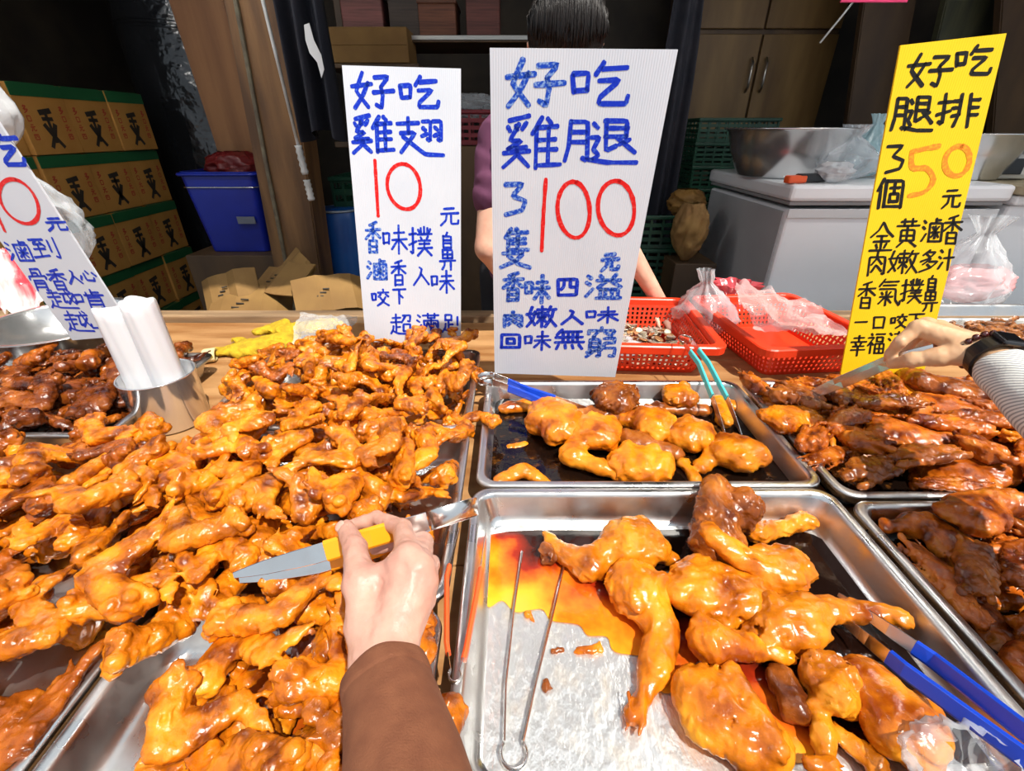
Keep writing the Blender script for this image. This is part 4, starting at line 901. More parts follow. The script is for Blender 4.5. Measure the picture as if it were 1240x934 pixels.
coin_m = mat('coin_silver', (.66, .62, .54), .3, .6, var=(.42, .34, .22), scale=50, objvar=.35, rvar=.2); coin_b = mat('coin_bronze', (.52, .28, .12), .35, .6, objvar=.3)
cm = bpy.data.meshes.new('coin'); b = BM(); add_lathe(b, [(.0001, 0), (.0125, 0), (.013, .0004), (.013, .0014), (.0125, .0018), (.0114, .0018), (.0112, .0014), (.0001, .0014)], seg=18); b.to_mesh(cm); b.free(); cm.materials.append(coin_m)
HC = {}
for k in range(270):
    x, y = rnd.uniform(.27, .50), rnd.uniform(1.15, 1.425); ce = (int(x/.012), int(y/.012)); z = max(HC.get((ce[0]+i, ce[1]+j), 0) for i in (-1, 0, 1) for j in (-1, 0, 1))
    if z > .020+.02*math.sin((x-.27)*13): continue
    HC[ce] = z+.0023
    o = bpy.data.objects.new('coin', cm); link(o); o.location = (x, y, TOP+.012+z); o.rotation_euler = (rnd.gauss(0, .22), rnd.gauss(0, .22), rnd.uniform(0, 6)); o.scale = (rnd.choice((.85, 1, 1.1)),)*3
    tag(o, 'small silver or bronze coin lying in the red coin basket', 'coin', 'coins in the red basket')
    if rnd.random() < .22: o.material_slots[0].link = 'OBJECT'; o.material_slots[0].material = coin_b
bag('plastic_bag', 'small clear bag lying on the coins by the tall white board', (.285, 1.185, TOP+.028), .15, .12, .045, film_milky, 31, neck=0)
bag('plastic_bag', 'clear gathered bag standing between the two red baskets', (.625, 1.40, TOP+.001), .19, .17, .21, film_milky, 32, neck=.8, top=.25, lean=(-.03, 0))
rs = bag('plastic_bag', 'clear bag tied with red and white striped film, behind the red baskets', (.80, 1.60, TOP-.09), .17, .14, .20, film('red_stripe_film', (.75, .08, .10), .6), 33, neck=.7, top=.9)
sheet('plastic_bag', 'pinkish translucent bag spread in the second red basket', [(.64, 1.115, TOP+.095), (.90, 1.10, TOP+.075), (.90, 1.38, TOP+.11), (.70, 1.42, TOP+.14)], film('pinkish_film', (.88, .66, .64), .22), 34, .030, arch=-.01)
sheet('plastic_bag', 'translucent bag draped over the near front of the glove pile'.replace('near front of the ', ''), [PZ(352, 420, TOP+.05), PZ(420, 424, TOP+.05), PZ(432, 388, TOP+.055), PZ(362, 384, TOP+.06)], film_clear, 35, .012, arch=.02)
bag('plastic_bag', 'milky bag in the corner of the half empty tray by the big thigh', PZ(1158, 950, FLOOR+.02), .11, .08, .06, film_milky, 36, neck=0)
# ------------------------------------------------------------------ gloves
yel = mat('yellow_fabric', (.62, .42, .015), .85, var=(.42, .27, .01), scale=40, bump=.9, bscale=420, bdist=.003, sheen=.3)
def glove(label, ops, c, seed):
    lo = [min(min(o[0][i], o[1][i]) for o in ops)-.045 for i in range(3)]; hi = [max(max(o[0][i], o[1][i]) for o in ops)+.045 for i in range(3)]
    f = Field(lo, hi, .0032)
    for a, b_, r0, r1 in ops: f.cone(a, b_, r0, r1, .006, (0, 0, 1), 1.9)
    f.noise(.0022, .02, seed); o = mobj('work_glove', f.mesh('glove'), yel); o.location = c; return tag(o, label, 'glove', 'yellow work gloves')
gc = PZ(318, 420, TOP+.012); gl = glove('yellow knitted glove lying palm down with a pale cuff', [((-.05, -.02, 0), (.06, .02, .008), .042, .05), ((-.04, .0, 0), (-.13, -.02, 0), .017, .012), ((-.05, -.03, 0), (-.135, -.055, 0), .017, .012), ((-.04, .03, 0), (-.11, .05, .002), .017, .012), ((.0, .03, .004), (.07, .08, .01), .03, .03)], gc, 5)
b = BM(); add_lathe(b, [(.030, 0), (.034, .004), (.034, .03), (.030, .034), (.024, .03), (.022, .002)], seg=24); cf = mobj('cuff', b, mat('pale_cuff', (.70, .58, .30), .8, bump=.4, bscale=300), gl, smooth=True); cf.location = (-.135, -.075, .004); cf.rotation_euler = (0, PI/2, .4); cf.scale = (.5, 1, 1)
glove('yellow knitted glove crumpled behind the flat one', [((.05, .08, .02), (.14, .11, .022), .036, .04), ((-.02, .10, .015), (.05, .09, .02), .026, .03), ((.14, .1, .02), (.19, .14, .02), .018, .014), ((-.04, .07, .02), (.02, .12, .03), .02, .02), ((.10, .13, .02), (.16, .17, .02), .018, .014)], gc, 6)
# ------------------------------------------------------------------ tongs
def tongs(label, armA, armB, out, w, handle=None, hm=None, th=.0014, name='serving_tongs', side=None, hw=1.15, htk=.006, group='steel serving tongs'):
    """arms run tip -> loop end; the strip bends back round a spring loop that bulges along `out`"""
    A = [Vector(p) for p in armA]; B = [Vector(p) for p in armB]; a, b_ = A[-1], B[-1]; mid = (a+b_)/2; half = (b_-a)/2; r = half.length; o = Vector(out).normalized()
    R = r*1.35; arc = []
    for k in range(0, 15):
        th_ = -PI*.72+PI*1.44*k/14; arc.append(mid+o*(R*.75+R*math.cos(th_))+half.normalized()*(R*math.sin(th_)))
    nrm = Vector(side) if side is not None else half.cross(o)
    org = mid.copy(); e = thing('serving_tongs', label, 'tongs', org, 0, group); I = lambda P: [p-org for p in P]
    def dens(P):
        out_ = []
        for i in range(len(P)-1): out_ += [P[i].lerp(P[i+1], t/5) for t in range(5)]
        return out_+[P[-1]]
    for P in (A, B):
        D = dens(P); n = len(D); ws = [w*(.60+.40*min(1, i/(n*.28)))*(.55, .85, 1)[min(i, 2)] for i in range(n)]; bb = BM(); add_ribbon(bb, I(D), nrm, ws, th); mobj('arm', bb, tool_steel, e, smooth=False)
        if handle:
            i0, i1 = int(handle[0]*(n-1)), int(handle[1]*(n-1)); bb = BM(); add_ribbon(bb, I(D[i0:i1+1]), nrm, w*hw, htk); hh = mobj('handle_grip', bb, hm, e); hh.modifiers.new('bev', 'BEVEL').width = .0016
    bb = BM(); add_ribbon(bb, I(arc), nrm, w, th); mobj('spring_loop', bb, tool_steel, e, smooth=True); return e
pl_orange = mat('orange_grip', (.88, .33, .01), .3, spec=.5); pl_blue = mat('blue_grip', (.01, .06, .55), .25, spec=.6); pl_teal = mat('turquoise_grip', (.10, .62, .62), .3); pl_red = mat('red_grip', (.80, .12, .03), .3)
# held tongs with orange grips over the wings
tz = RIM+.115
tongs('steel tongs with orange grips held over the wings', [PZ(283, 697, tz-.03), PZ(380, 672, tz-.003), PZ(450, 651, tz+.010), PZ(518, 631, tz+.016)],
      [PZ(290, 703, tz-.042), PZ(385, 684, tz-.036), PZ(455, 664, tz-.035), PZ(518, 634, tz-.024)], (PZ(545, 622, tz)-PZ(450, 652, tz)), .021, (.40, .86), pl_orange, side=(-.1, .50, .87))
z = RIM+.012
tongs('steel tongs with blue grips lying over the corner of the soy tray', [PZ(724, 500, FLOOR+.03), PZ(680, 486, z-.01), PZ(640, 473, z), PZ(600, 456, z+.004)], [PZ(722, 521, FLOOR+.02), PZ(690, 503, z-.02), PZ(645, 482, z), PZ(597, 463, z+.006)], Vector((-1, .12, 0)), .016, (.42, .88), pl_blue, side=(0, .3, 1))
tongs('steel tongs with turquoise grips standing between coins and soy tray', [PZ(880, 532, FLOOR+.04), PZ(862, 480, z+.01), PZ(846, 440, z+.035), PZ(829, 417, z+.05)], [PZ(898, 527, FLOOR+.04), PZ(880, 482, z+.01), PZ(858, 440, z+.035), PZ(838, 414, z+.05)], Vector((-.35, .8, .1)), .014, (.35, .92), pl_teal, side=(.2, -.5, 1))
tongs('steel tongs with red orange grips lying across two tray rims', [PZ(556, 640, z+.004), PZ(541, 700, z+.008), PZ(541, 780, z+.008), PZ(546, 812, z+.004)], [PZ(589, 640, z-.02), PZ(580, 706, z+.0), PZ(564, 790, z+.006), PZ(557, 814, z+.004)], Vector((0, -1, 0)), .013, (.28, .84), pl_red, side=(0, -.2, 1))
fz = FLOOR+.006
tongs('thin bare steel tongs lying on the amber oil', [PZ(632, 668, fz), PZ(622, 740, fz), PZ(612, 830, fz), PZ(610, 900, fz)], [PZ(683, 684, fz), PZ(668, 750, fz), PZ(648, 830, fz), PZ(633, 900, fz)], Vector((.05, -1, 0)), .011, None, None, th=.0035, side=(0, 0, 1))
tongs('steel tongs with long blue grips leaning out over the tray side wall', [PZ(1010, 742, FLOOR+.02), PZ(1050, 775, FLOOR+.03), PZ(1095, 812, FLOOR+.05), PZ(1250, 925, RIM+.03), PZ(1330, 985, RIM+.05)], [PZ(1015, 720, FLOOR+.03), PZ(1075, 762, FLOOR+.045), PZ(1130, 800, RIM+.0), PZ(1250, 893, RIM+.04), PZ(1340, 960, RIM+.055)], Vector((1, -.8, .1)), .017, (.42, .92), pl_blue, side=(.4, .2, 1))
# green slip of film in the back tray
b = BM(); add_ribbon(b, [PZ(384, 437, RIM+.03), PZ(390, 436, RIM+.036), PZ(398, 437, RIM+.03), PZ(405, 441, RIM+.03)], (0, .3, 1), .012, .002); tag(mobj('green_clip', b, mat('green_plastic', (.01, .45, .05), .3)), 'small green plastic clip at the far rim of the back wing tray', 'clip')
# ------------------------------------------------------------------ cartons
card = mat('carton', (.42, .19, .035), .75, var=(.50, .24, .05), scale=5, bump=.2, bscale=60); band = mat('green_tape', (.015, .10, .035), .4); print_r = mat('carton_print_red', (.40, .05, .02), .7); print_d = mat('carton_print_dark', (.03, .022, .015), .7)
def ground(i, seed=0): pass
BX0 = -2.2; BL, BH, BD = .28, .292, .36
carton_me = BM(); add_box(carton_me, (0, 0, BH/2), (BD, BL-.006, BH-.004), bev=.004); cme = bpy.data.meshes.new('carton'); carton_me.to_mesh(cme); carton_me.free(); cme.materials.append(card)
bm_ = BM(); add_box(bm_, (BD/2+.0005, 0, BH-.028), (.003, BL-.008, .05)); add_box(bm_, (0, 0, BH-.0015), (BD-.004, BL-.05, .003)); bme = bpy.data.meshes.new('tape'); bm_.to_mesh(bme); bm_.free(); bme.materials.append(band)
bm_ = BM(); g = random.Random(4)
for (cy, cz, h, n) in ((-.095, .13, .15, 4), (.095, .13, .15, 4)):       # two upright lines of small characters
    for k in range(n):
        for s in strokes('多口元四'[k]):
            P = [Vector((BD/2+.001, cy+(x-50)*.00030, cz+h/2-k*h/n-y*.00033)) for x, y in s]
            for a, c in zip(P[:-1], P[1:]):
                d = (c-a); L_ = d.length
                if L_ < 1e-5: continue
                sdir = Vector((0, -d.z, d.y)).normalized()*.0022; f = [bm_.verts.new(p) for p in (a+sdir, c+sdir, c-sdir, a-sdir)]; bm_.faces.new(f)
rme = bpy.data.meshes.new('print'); bm_.to_mesh(rme); bm_.free(); rme.materials.append(print_r)
bm_ = BM()
for (y0, z0, y1, z1, w_) in ((-.035, .175, .035, .185, .022), (-.03, .15, .03, .15, .016), (-.03, .13, .0, .075, .022), (.03, .13, .0, .075, .022), (0, .08, -.035, .03, .018), (0, .08, .035, .03, .018), (0, .17, 0, .05, .016)):
    d = Vector((0, y1-y0, z1-z0)); s = Vector((0, -d.z, d.y)).normalized()*w_*.5; a, c = Vector((BD/2+.001, y0, z0)), Vector((BD/2+.001, y1, z1)); bm_.faces.new([bm_.verts.new(p) for p in (a+s, c+s, c-s, a-s)])
eme = bpy.data.meshes.new('emblem'); bm_.to_mesh(eme); bm_.free(); eme.materials.append(print_d)
rown = ['topmost', 'second', 'third', 'fourth', 'lowest']; coln = ['farthest', 'second farthest', 'third farthest', 'nearest']
tag(part_box('pallet', None, (BX0-BD/2, 2.66, .08), (.40, 1.16, .14), dark_brown), 'dark wooden pallet under the stack of cartons', 'pallet')
for r in range(5):
    for c in range(4):
        jit = rnd.uniform(-.012, .012); o = thing('carton', f'brown carton with a green band, {coln[c]} in the {rown[r]} row of the stack', 'box', (BX0-BD/2+jit, 3.2-BL*(c+.5), .155+BH*(4-r)), rnd.uniform(-.02, .02), 'stacked brown cartons')
        for nm, me in (('box', cme), ('green_tape', bme), ('red_print', rme), ('emblem_print', eme)): tag(mobj(nm, me, None, o), kind='stuff' if nm == 'red_print' else None)
# plastic wrapped load behind
wrap = mat('dark_wrap', (.010, .011, .013), .22, spec=.6, bump=.5, bscale=7, bdist=.05, coat=.3)
b = BM(); add_lathe(b, [(.001, 0), (.40, 0), (.42, .3), (.41, .9), (.42, 1.5), (.40, 2.1), (.36, 2.4), (.001, 2.42)], seg=40); o = mobj('wrapped_load', b, wrap, smooth=True); o.location = (-2.15, 3.75, .02); o.scale = (.95, .8, 1); tag(o, 'tall load wrapped in black plastic film behind the cartons', 'load')
for z in (1.15, 1.45, 1.75, 1.95, 2.15):
    for dz in (0, .018, .036): 
        b = BM(); add_tube(b, [(.405*math.cos(a), .405*math.sin(a), z+dz+.01*math.sin(a*2)) for a in [2*PI*k/36 for k in range(37)]], .004, 5, cap=False); mobj('stretch_band', b, wrap, o, smooth=True)
# crates
def crate(name, label, c, w, d, h, m, group, rz=0, slots=4, cat='crate'):
    r = thing(name, label, cat, c, rz, group); T = .008
    b = BM(); add_box(b, (0, 0, T/2), (w-.02, d-.02, T))
    for sx in (-1, 1):
        add_box(b, (sx*(w/2-.012), 0, h/2), (.004, d-.03, h*.98)) if False else None
    def side(L, M):
        for k in range(slots+1): add_box(b, M @ Vector((0, 0, .012+(h-.024)*k/slots)), tuple(abs(q) for q in (M.to_3x3() @ Vector((L, .007, (h/slots)*.46)))))
        n = max(3, int(L/.055))
        for i in range(n+1): add_box(b, M @ Vector((-L/2+L*i/n, -.002, h/2)), tuple(abs(q) for q in (M.to_3x3() @ Vector((.012, .007, h-.004)))))
    for sx, sy in ((0, -1), (0, 1)): side(w-.01, Matrix.Translation((0, sy*(d/2-.008), 0)))
    for sx in (-1, 1): side(d-.01, Matrix.Translation((sx*(w/2-.008), 0, 0)) @ Matrix.Rotation(PI/2, 4, 'Z'))
    mobj('lattice', b, m, r)
    b = BM(); add_box(b, (0, -d/2, h-.008), (w+.014, .018, .018), bev=.004); add_box(b, (0, d/2, h-.008), (w+.014, .018, .018), bev=.004); add_box(b, (-w/2, 0, h-.008), (.018, d-.01, .018), bev=.004); add_box(b, (w/2, 0, h-.008), (.018, d-.01, .018), bev=.004); mobj('rim', b, m, r); return r
green_pl = mat('green_crate', (.010, .060, .032), .4, var=(.006, .035, .02), scale=5); red_cr = mat('red_crate', (.16, .010, .016), .4)
gx = PY(885, 220, 3.0).x; GC = 'green plastic crates'
zt = P_(143, 3.0); hc = .125; names_ = ['topmost', 'second from top', 'third from top', 'fourth from top', 'fifth from top', 'sixth from top', 'seventh from top', 'eighth from top']
tag(part_box('platform', None, (gx, 3.2, (zt-8*hc)/2), (.5, .36, zt-8*hc), dark_brown), 'dark stand under the tall stack of green crates', 'platform')
for k in range(8): crate('plastic_crate', f'dark green crate behind the freezer, {names_[k]} in its stack', (gx+rnd.uniform(-.01, .01), 3.2, zt-hc*(k+1)+.001), .46, .34, hc, green_pl, GC)
g2 = PY(793, 300, 2.35); zt2 = P_(262, 2.35)
for k in range(5): crate('plastic_crate', f'green crate beside the paper sacks, {names_[k]} in its low stack', (g2.x, 2.5, zt2-.16*(k+1)+.001), .30, .28, .16, green_pl, GC)
g3 = PY(432, 240, 2.45); zt3 = P_(215, 2.45)
for k in range(4): crate('plastic_crate', f'green crate behind the wing board, {names_[k]} in its stack', (g3.x+.05, 2.6, zt3-.25*(k+1)+.001), .34, .30, .25, green_pl, GC)
# tall side table with the blue bin
bx = PY(280, 250, 2.5).x; zb_ = P_(303, 2.5)
tag(part_box('side_cabinet', None, (bx, 2.62, zb_/2-.002), (.5, .45, zb_-.004), dark_brown), 'dark low cabinet under the blue bin', 'cabinet')
blue_pl = mat('blue_bin', (.006, .018, .28), .35, var=(.004, .012, .2), scale=4)
bn = thing('plastic_bin', 'deep blue square plastic bin beside the wooden post', 'bin', (bx, 2.6, zb_)); hb = P_(207, 2.5)-zb_
b = BM(); R0 = [b.verts.new(p) for p in ring_pts(-.15, .15, -.13, .13, .03, 0)]; R1 = [b.verts.new(p) for p in ring_pts(-.185, .185, -.16, .16, .03, hb)]; R2 = [b.verts.new(p) for p in ring_pts(-.178, .178, -.153, .153, .028, hb)]; R3 = [b.verts.new(p) for p in ring_pts(-.145, .145, -.125, .125, .026, .01)]
for Ra, Rb in ((R0, R1), (R1, R2), (R2, R3)):
    for i in range(len(Ra)): b.faces.new((Ra[i], Ra[(i+1) % len(Ra)], Rb[(i+1) % len(Ra)], Rb[i]))
b.faces.new(R0[::-1]); b.faces.new(R3); mobj('body', b, blue_pl, bn)
for zz, ex in ((hb-.012, .012), (hb-.07, .004)): 
    b = BM(); pr = ring_pts(-.18-ex, .18+ex, -.155-ex, .155+ex, .03, zz); add_tube(b, pr+[pr[0]], .008 if ex > .01 else .003, 6, cap=False); mobj('rim' if ex > .01 else 'wire_handle', b, blue_pl if ex > .01 else tool_steel, bn, smooth=True)
part_box('label_plate', bn, (.09, -.158, hb*.42), (.09, .004, .035), mat('grey_plate', (.12, .13, .16), .4), .001)
bag('plastic_bag', 'dark red bag bunched on top of the blue bin', (bx+.02, 2.6, zb_+hb*.8), .26, .22, .16, mat('dark_red_film', (.10, .006, .006), .4, bump=.5, bscale=30), 41, neck=0)
# blue barrel
br = PY(400, 260, 2.3); zt_ = P_(256, 2.3); b = BM(); add_lathe(b, [(.001, 0), (.095, 0), (.105, .05), (.118, zt_*.5), (.112, zt_-.05), (.105, zt_-.01), (.098, zt_), (.001, zt_)], seg=36)
ba = mobj('plastic_barrel', b, mat('barrel_blue', (.008, .09, .33), .35, var=(.006, .06, .25), scale=5), smooth=True); ba.location = (br.x, 2.42, 0); tag(ba, 'narrow blue barrel with a pale lid ring beside the wooden post', 'barrel')
b = BM(); add_tube(b, [(.108*math.cos(a), .108*math.sin(a), zt_-.006) for a in [2*PI*k/32 for k in range(33)]], .006, 8, cap=False); mobj('lid_ring', b, mat('pale_ring', (.35, .40, .45), .3, .6), ba, smooth=True)
# low table with flattened cartons and paper sacks
tag(part_box('low_table', None, (-.98, 1.86, .31), (1.0, .50, .62), dark_brown), 'dark low table behind the counter under the flattened cartons', 'table')
kraft = mat('kraft_card', (.25, .14, .040), .8, var=(.19, .10, .028), scale=6, bump=.3, bscale=30)
def slab(label, px, py, Y, w, d, rx, ry, rz, t=.006, fold=.4):
    c = PY(px, py, Y); b = BM(); n = 6; V = []
    for s in (0, 1):
        for j in range(2):
            for i in range(n+1):
                u = i/n-.5; V.append(b.verts.new((u*w, (j-.5)*d, abs(u-.12)*-fold*w*.5+.008*math.sin(i*2.1+px)-s*t)))
    for i in range(n):
        a = i; b.faces.new((V[a], V[a+1], V[a+n+2], V[a+n+1])); k = 2*(n+1); b.faces.new((V[k+a], V[k+a+n+1], V[k+a+n+2], V[k+a+1]))
        b.faces.new((V[a], V[k+a], V[k+a+1], V[a+1])); b.faces.new((V[a+n+1], V[a+n+2], V[k+a+n+2], V[k+a+n+1]))
    for e in (0, n): b.faces.new((V[e], V[e+n+1], V[2*(n+1)+e+n+1], V[2*(n+1)+e]))
    o = mobj('flattened_carton', b, kraft); o.location = c; o.rotation_euler = (rx, ry, rz); tag(o, label, 'cardboard', 'flattened cartons behind the counter'); 
    b = BM(); V2 = [b.verts.new(p) for p in ((-.25*w, -.2*d, 0), (-.05*w, -.2*d, 0), (-.05*w, .15*d, 0), (-.25*w, .15*d, 0))]; 
    for k_ in range(3): add_box(b, (-.15*w+k_*.05*w, -.1*d+k_*.09*d, .004+abs(-.15+k_*.05-.12)*-fold*w*.5), (.09*w, .03*d, .003))
    bmesh.ops.delete(b, geom=V2, context='VERTS'); mobj('faint_print', b, print_d, o); return o
slab('flattened carton leaning nearest the blue barrel', 400, 352, 1.72, .26, .16, .7, .1, .5)
slab('flattened carton at the foot of the wooden post', 335, 335, 1.85, .28, .18, .5, -.1, -.4)
slab('bent carton lying lowest in the cardboard heap', 300, 362, 1.72, .30, .20, .35, .15, .3, fold=.8)
slab('small carton flap on top of the cardboard heap', 355, 322, 1.92, .20, .12, .8, .3, -.8)
slab('carton with its flap open towards the gloves', 275, 350, 1.78, .22, .15, .9, -.2, .2)
sack_m = mat('kraft_sack', (.30, .17, .05), .8, var=(.18, .09, .03), scale=8, bump=.5, bscale=24)
bag('paper_sack', 'open brown paper sack lying at the end of the cardboard heap', (PY(415, 355, 1.75).x, 1.80, .63), .24, .18, .22, sack_m, 51, neck=0, cat='sack')
bag('paper_sack', 'brown paper sack leaning on the freezer end', (PY(838, 290, 2.2).x, 2.25, P_(318, 2.2)), .15, .15, .26, sack_m, 52, neck=0, cat='sack')
bag('paper_sack', 'golden brown crumpled sack above the leaning one', (PY(835, 250, 2.35).x, 2.4, P_(268, 2.35)), .17, .15, .14, mat('golden_sack', (.22, .11, .02), .7, var=(.12, .05, .01), scale=9, bump=.6, bscale=22), 53, neck=0, cat='sack')
tag(part_box('platform', None, (PY(838, 290, 2.3).x, 2.34, P_(318, 2.2)/2-.002), (.2, .3, P_(318, 2.2)-.004), dark_brown), 'dark block under the paper sacks by the freezer', 'platform')
# back shelf
zs = P_(44, 3.1); xs0, xs1 = PY(388, 44, 3.1).x, PY(660, 44, 3.1).x
sh = thing('back_shelf', 'high dark shelf with a pale metal edge behind the seller', 'shelf', ((xs0+xs1)/2+.15, 3.25, 0)); Ws = xs1-xs0+.3
part_box('board', sh, (0, 0, zs-.02), (Ws, .42, .03), dark_brown); part_box('metal_edge', sh, (0, -.215, zs-.015), (Ws, .008, .02), mat('edge_metal', (.35, .33, .3), .3, .8), .001)
zl = P_(175, 3.1); part_box('board', sh, (0, 0, zl), (Ws, .42, .03), dark_brown)
for sx in (-1, 1): part_box('upright', sh, (sx*(Ws/2-.02), .18, 1.28), (.04, .04, 2.5), dark_brown)
for lab, px, w_, h_, cc, dz in (('red and white package stack on the high shelf beside the apron', 440, .22, .16, (.20, .06, .05), 0), ('dark box on the high shelf behind the wing board', 490, .16, .22, (.05, .03, .02), 0), ('orange lidded box on the high shelf', 530, .20, .14, (.16, .05, .02), 0), ('dull red box on the high shelf nearest the seller head', 585, .18, .20, (.14, .04, .03), 0)):
    p = PY(px, 30, 3.1); o = thing('storage_box', lab, 'box', (p.x, 3.22, zs)); mm_ = mat('box_colour', cc, .6, var=tuple(q*.5 for q in cc), scale=18, stretch=(.3, .3, 6)); part_box('body', o, (0, 0, h_/2), (w_, .25, h_), mm_, .006); part_box('lid', o, (0, 0, h_+.008), (w_+.01, .26, .018), mm_, .004)
p = PY(447, 58, 2.9); o = thing('cardboard_box', 'orange brown cardboard box under the high shelf edge', 'box', (p.x, 3.02, P_(76, 2.9))); part_box('body', o, (0, 0, .075), (.40, .24, .15), kraft, .004); part_box('flap', o, (0, -.122, .11), (.39, .004, .07), kraft, .001)
part_box('bracket_shelf', None, (p.x, 3.04, P_(76, 2.9)-.014), (.5, .3, .022), dark_brown); tag(bpy.data.objects['bracket_shelf'], 'small dark bracket shelf under the cardboard box', 'shelf')
p = PY(580, 160, 2.7); crate('plastic_crate', 'dark red crate behind the seller shoulder', (p.x-.05, 2.85, P_(176, 2.7)), .36, .26, .16, red_cr, 'red plastic crates')
tag(part_box('storage_table', None, (p.x-.05, 2.87, P_(176, 2.7)/2-.002), (.6, .34, P_(176, 2.7)-.004), dark_brown), 'dark table under the red crate', 'table')
bag('plastic_bag', 'clear bag bulging on the red crate', (p.x-.04, 2.85, P_(145, 2.7)), .26, .18, .12, film_clear, 61, neck=0)
# hanging bags on the near side
bag('plastic_bag', 'white full bag hanging above the cut off price board', PY(6, 182, 1.15), .11, .10, .26, film_white, 71, neck=.9, top=.3, lean=(-.09, 0))
bag('plastic_bag', 'translucent white bag hanging behind the cut off price board', PY(98, 318, 1.35), .16, .12, .26, film_milky, 72, neck=0, lean=(-.13, 0))
b = BM(); add_tube(b, [(-1.35, 1.2, 2.2), (-1.22, 1.2, 1.75), (-1.28, 1.2, 1.55)], .003, 6); tag(mobj('bag_string', b, pipe_m), 'thin pale cord holding the hanging white bags', 'cord')
sheet('plastic_bag', 'pink and red striped bag behind the steel bowl', [PY(-20, 385, 1.40), PY(60, 392, 1.40), PY(40, 312, 1.5), PY(-30, 300, 1.5)], mat('pink_red_film', (.72, .05, .07), .25, var=(.80, .70, .68), scale=6, lo=.44, hi=.56, bump=.5, bscale=30, bdist=.004, coat=.4, stretch=(2.5, 2.5, .4)), 73, .03, arch=.04)
bag('plastic_bag', 'big clear bag standing on the counter beyond the yellow board', (PY(1215, 300, 1.55).x, 1.63, TOP-.03), .30, .2, .36, film_clear, 74, neck=.85, top=.4)
bag('plastic_bag', 'bag with pink contents by the chicken necks tray', (PY(1212, 345, 1.50).x+.02, 1.62, TOP+.035), .26, .14, .13, film_pink, 75, neck=0)
b = BM(); add_tube(b, [PY(1035, 0, 2.6), PY(1015, 25, 2.6), PY(993, 52, 2.6)], .0045, 6); tag(mobj('hanging_rope', b, pipe_m, smooth=True), 'pale rope end hanging before the cabinet', 'rope')
p0, p1 = PY(1022, -14, 1.9), PY(1098, 3, 1.9); b = BM(); add_box(b, ((p0.x+p1.x)/2, 1.9, (p0.z+p1.z)/2), (p1.x-p0.x, .006, p0.z-p1.z), bev=.001); tag(mobj('pink_card', b, mat('pink_card', (.70, .04, .16), .5)), 'strip of a pink card hanging at the top of the view', 'card')
# necks tray
t_neck = lambda x, y: RIM+.0+.018*bump2(x, y, 1.6, 1.35, .3, .2)
# ------------------------------------------------------------------ people
skin = mat('skin', (.78, .47, .34), .42, var=(.70, .36, .26), scale=22, bump=.25, bscale=210, bdist=.0008, sss=.12, sssr=(.012, .004, .002), spec=.4)
skin_o = mat('skin_older', (.60, .345, .26), .42, var=(.50, .25, .19), scale=26, bump=.45, bscale=170, bdist=.0012, sss=.10, sssr=(.012, .004, .002), spec=.4)
skin_y = mat('skin_warm', (.66, .41, .24), .42, var=(.58, .33, .18), scale=22, bump=.2, bscale=210, bdist=.0008, sss=.12, spec=.4)
nail_m = mat('nail', (.62, .37, .29), .4, spec=.3)
def limbs(ops, res, pad=.03, seed=1, noise=.0006, extra=None):
    P = [Vector(o[i]) for o in ops for i in (0, 1)]; R = max(max(o[2], o[3]) for o in ops)
    lo = [min(p[i] for p in P)-R-pad*.3 for i in range(3)]; hi = [max(p[i] for p in P)+R+pad*.3 for i in range(3)]
    f = Field(lo, hi, res)
    for o in ops:
        k = o[4] if len(o) > 4 else .006; fl = o[5] if len(o) > 5 else None
        f.cone(o[0], o[1], o[2], o[3], k, fl[0] if fl else None, fl[1] if fl else 1)
    if extra: extra(f)
    if noise: f.noise(noise, .016, seed)
    return f
# customer's hand with the orange tongs
Z = lambda x, y, z: PZ(x, y, RIM+z)
wr = Z(464, 800, .135); el = Z(500, 985, .16); fe = Z(478, 860, .14)
kn = {'i': Z(494, 676, .172), 'm': Z(507, 688, .170), 'r': Z(513, 706, .158), 'l': Z(510, 728, .142)}
org = wr.copy(); S_ = lambda p: p-org
ops = [(S_(el), S_(fe), .026, .0255, .01), (S_(fe), S_(wr), .0255, .0255, .012, ((0, 0, 1), 1.15))]
up = (0, .2, 1)
for k, (r0, r1) in {'i': (.021, .0135), 'm': (.021, .0140), 'r': (.020, .0132), 'l': (.018, .0118)}.items(): ops.append((S_(wr), S_(kn[k]), r0, r1, .010, (up, 1.15)))
fing = {'i': [(494, 676, .172), (487, 640, .140), (456, 628, .118), (428, 636, .108)], 'm': [(507, 688, .170), (512, 657, .132), (485, 656, .100), (455, 664, .092)],
        'r': [(513, 706, .158), (521, 684, .118), (498, 682, .088), (470, 690, .085)], 'l': [(510, 728, .142), (520, 712, .104), (500, 708, .080), (478, 716, .078)]}
rad = {'i': (.0125, .0100, .0090, .0076), 'm': (.0130, .0105, .0092, .0078), 'r': (.0122, .0098, .0088, .0074), 'l': (.0108, .0086, .0078, .0066)}
for k, pts in fing.items():
    q = [Z(*p) for p in pts]
    for a in range(3): ops.append((S_(q[a]), S_(q[a+1]), rad[k][a], rad[k][a+1], .004 if a else .006))
th = [Z(447, 758, .140), Z(436, 706, .158), Z(430, 664, .152), Z(419, 640, .142)]; tr = (.0180, .0145, .0118, .0095)
for a in range(3): ops.append((S_(th[a]), S_(th[a+1]), tr[a], tr[a+1], .008 if a == 0 else .004))
ops.append((S_(wr), S_(th[0]), .021, .019, .012)); ops.append((S_(th[1]), S_(kn['i']), .0105, .0100, .012, (up, 1.4)))
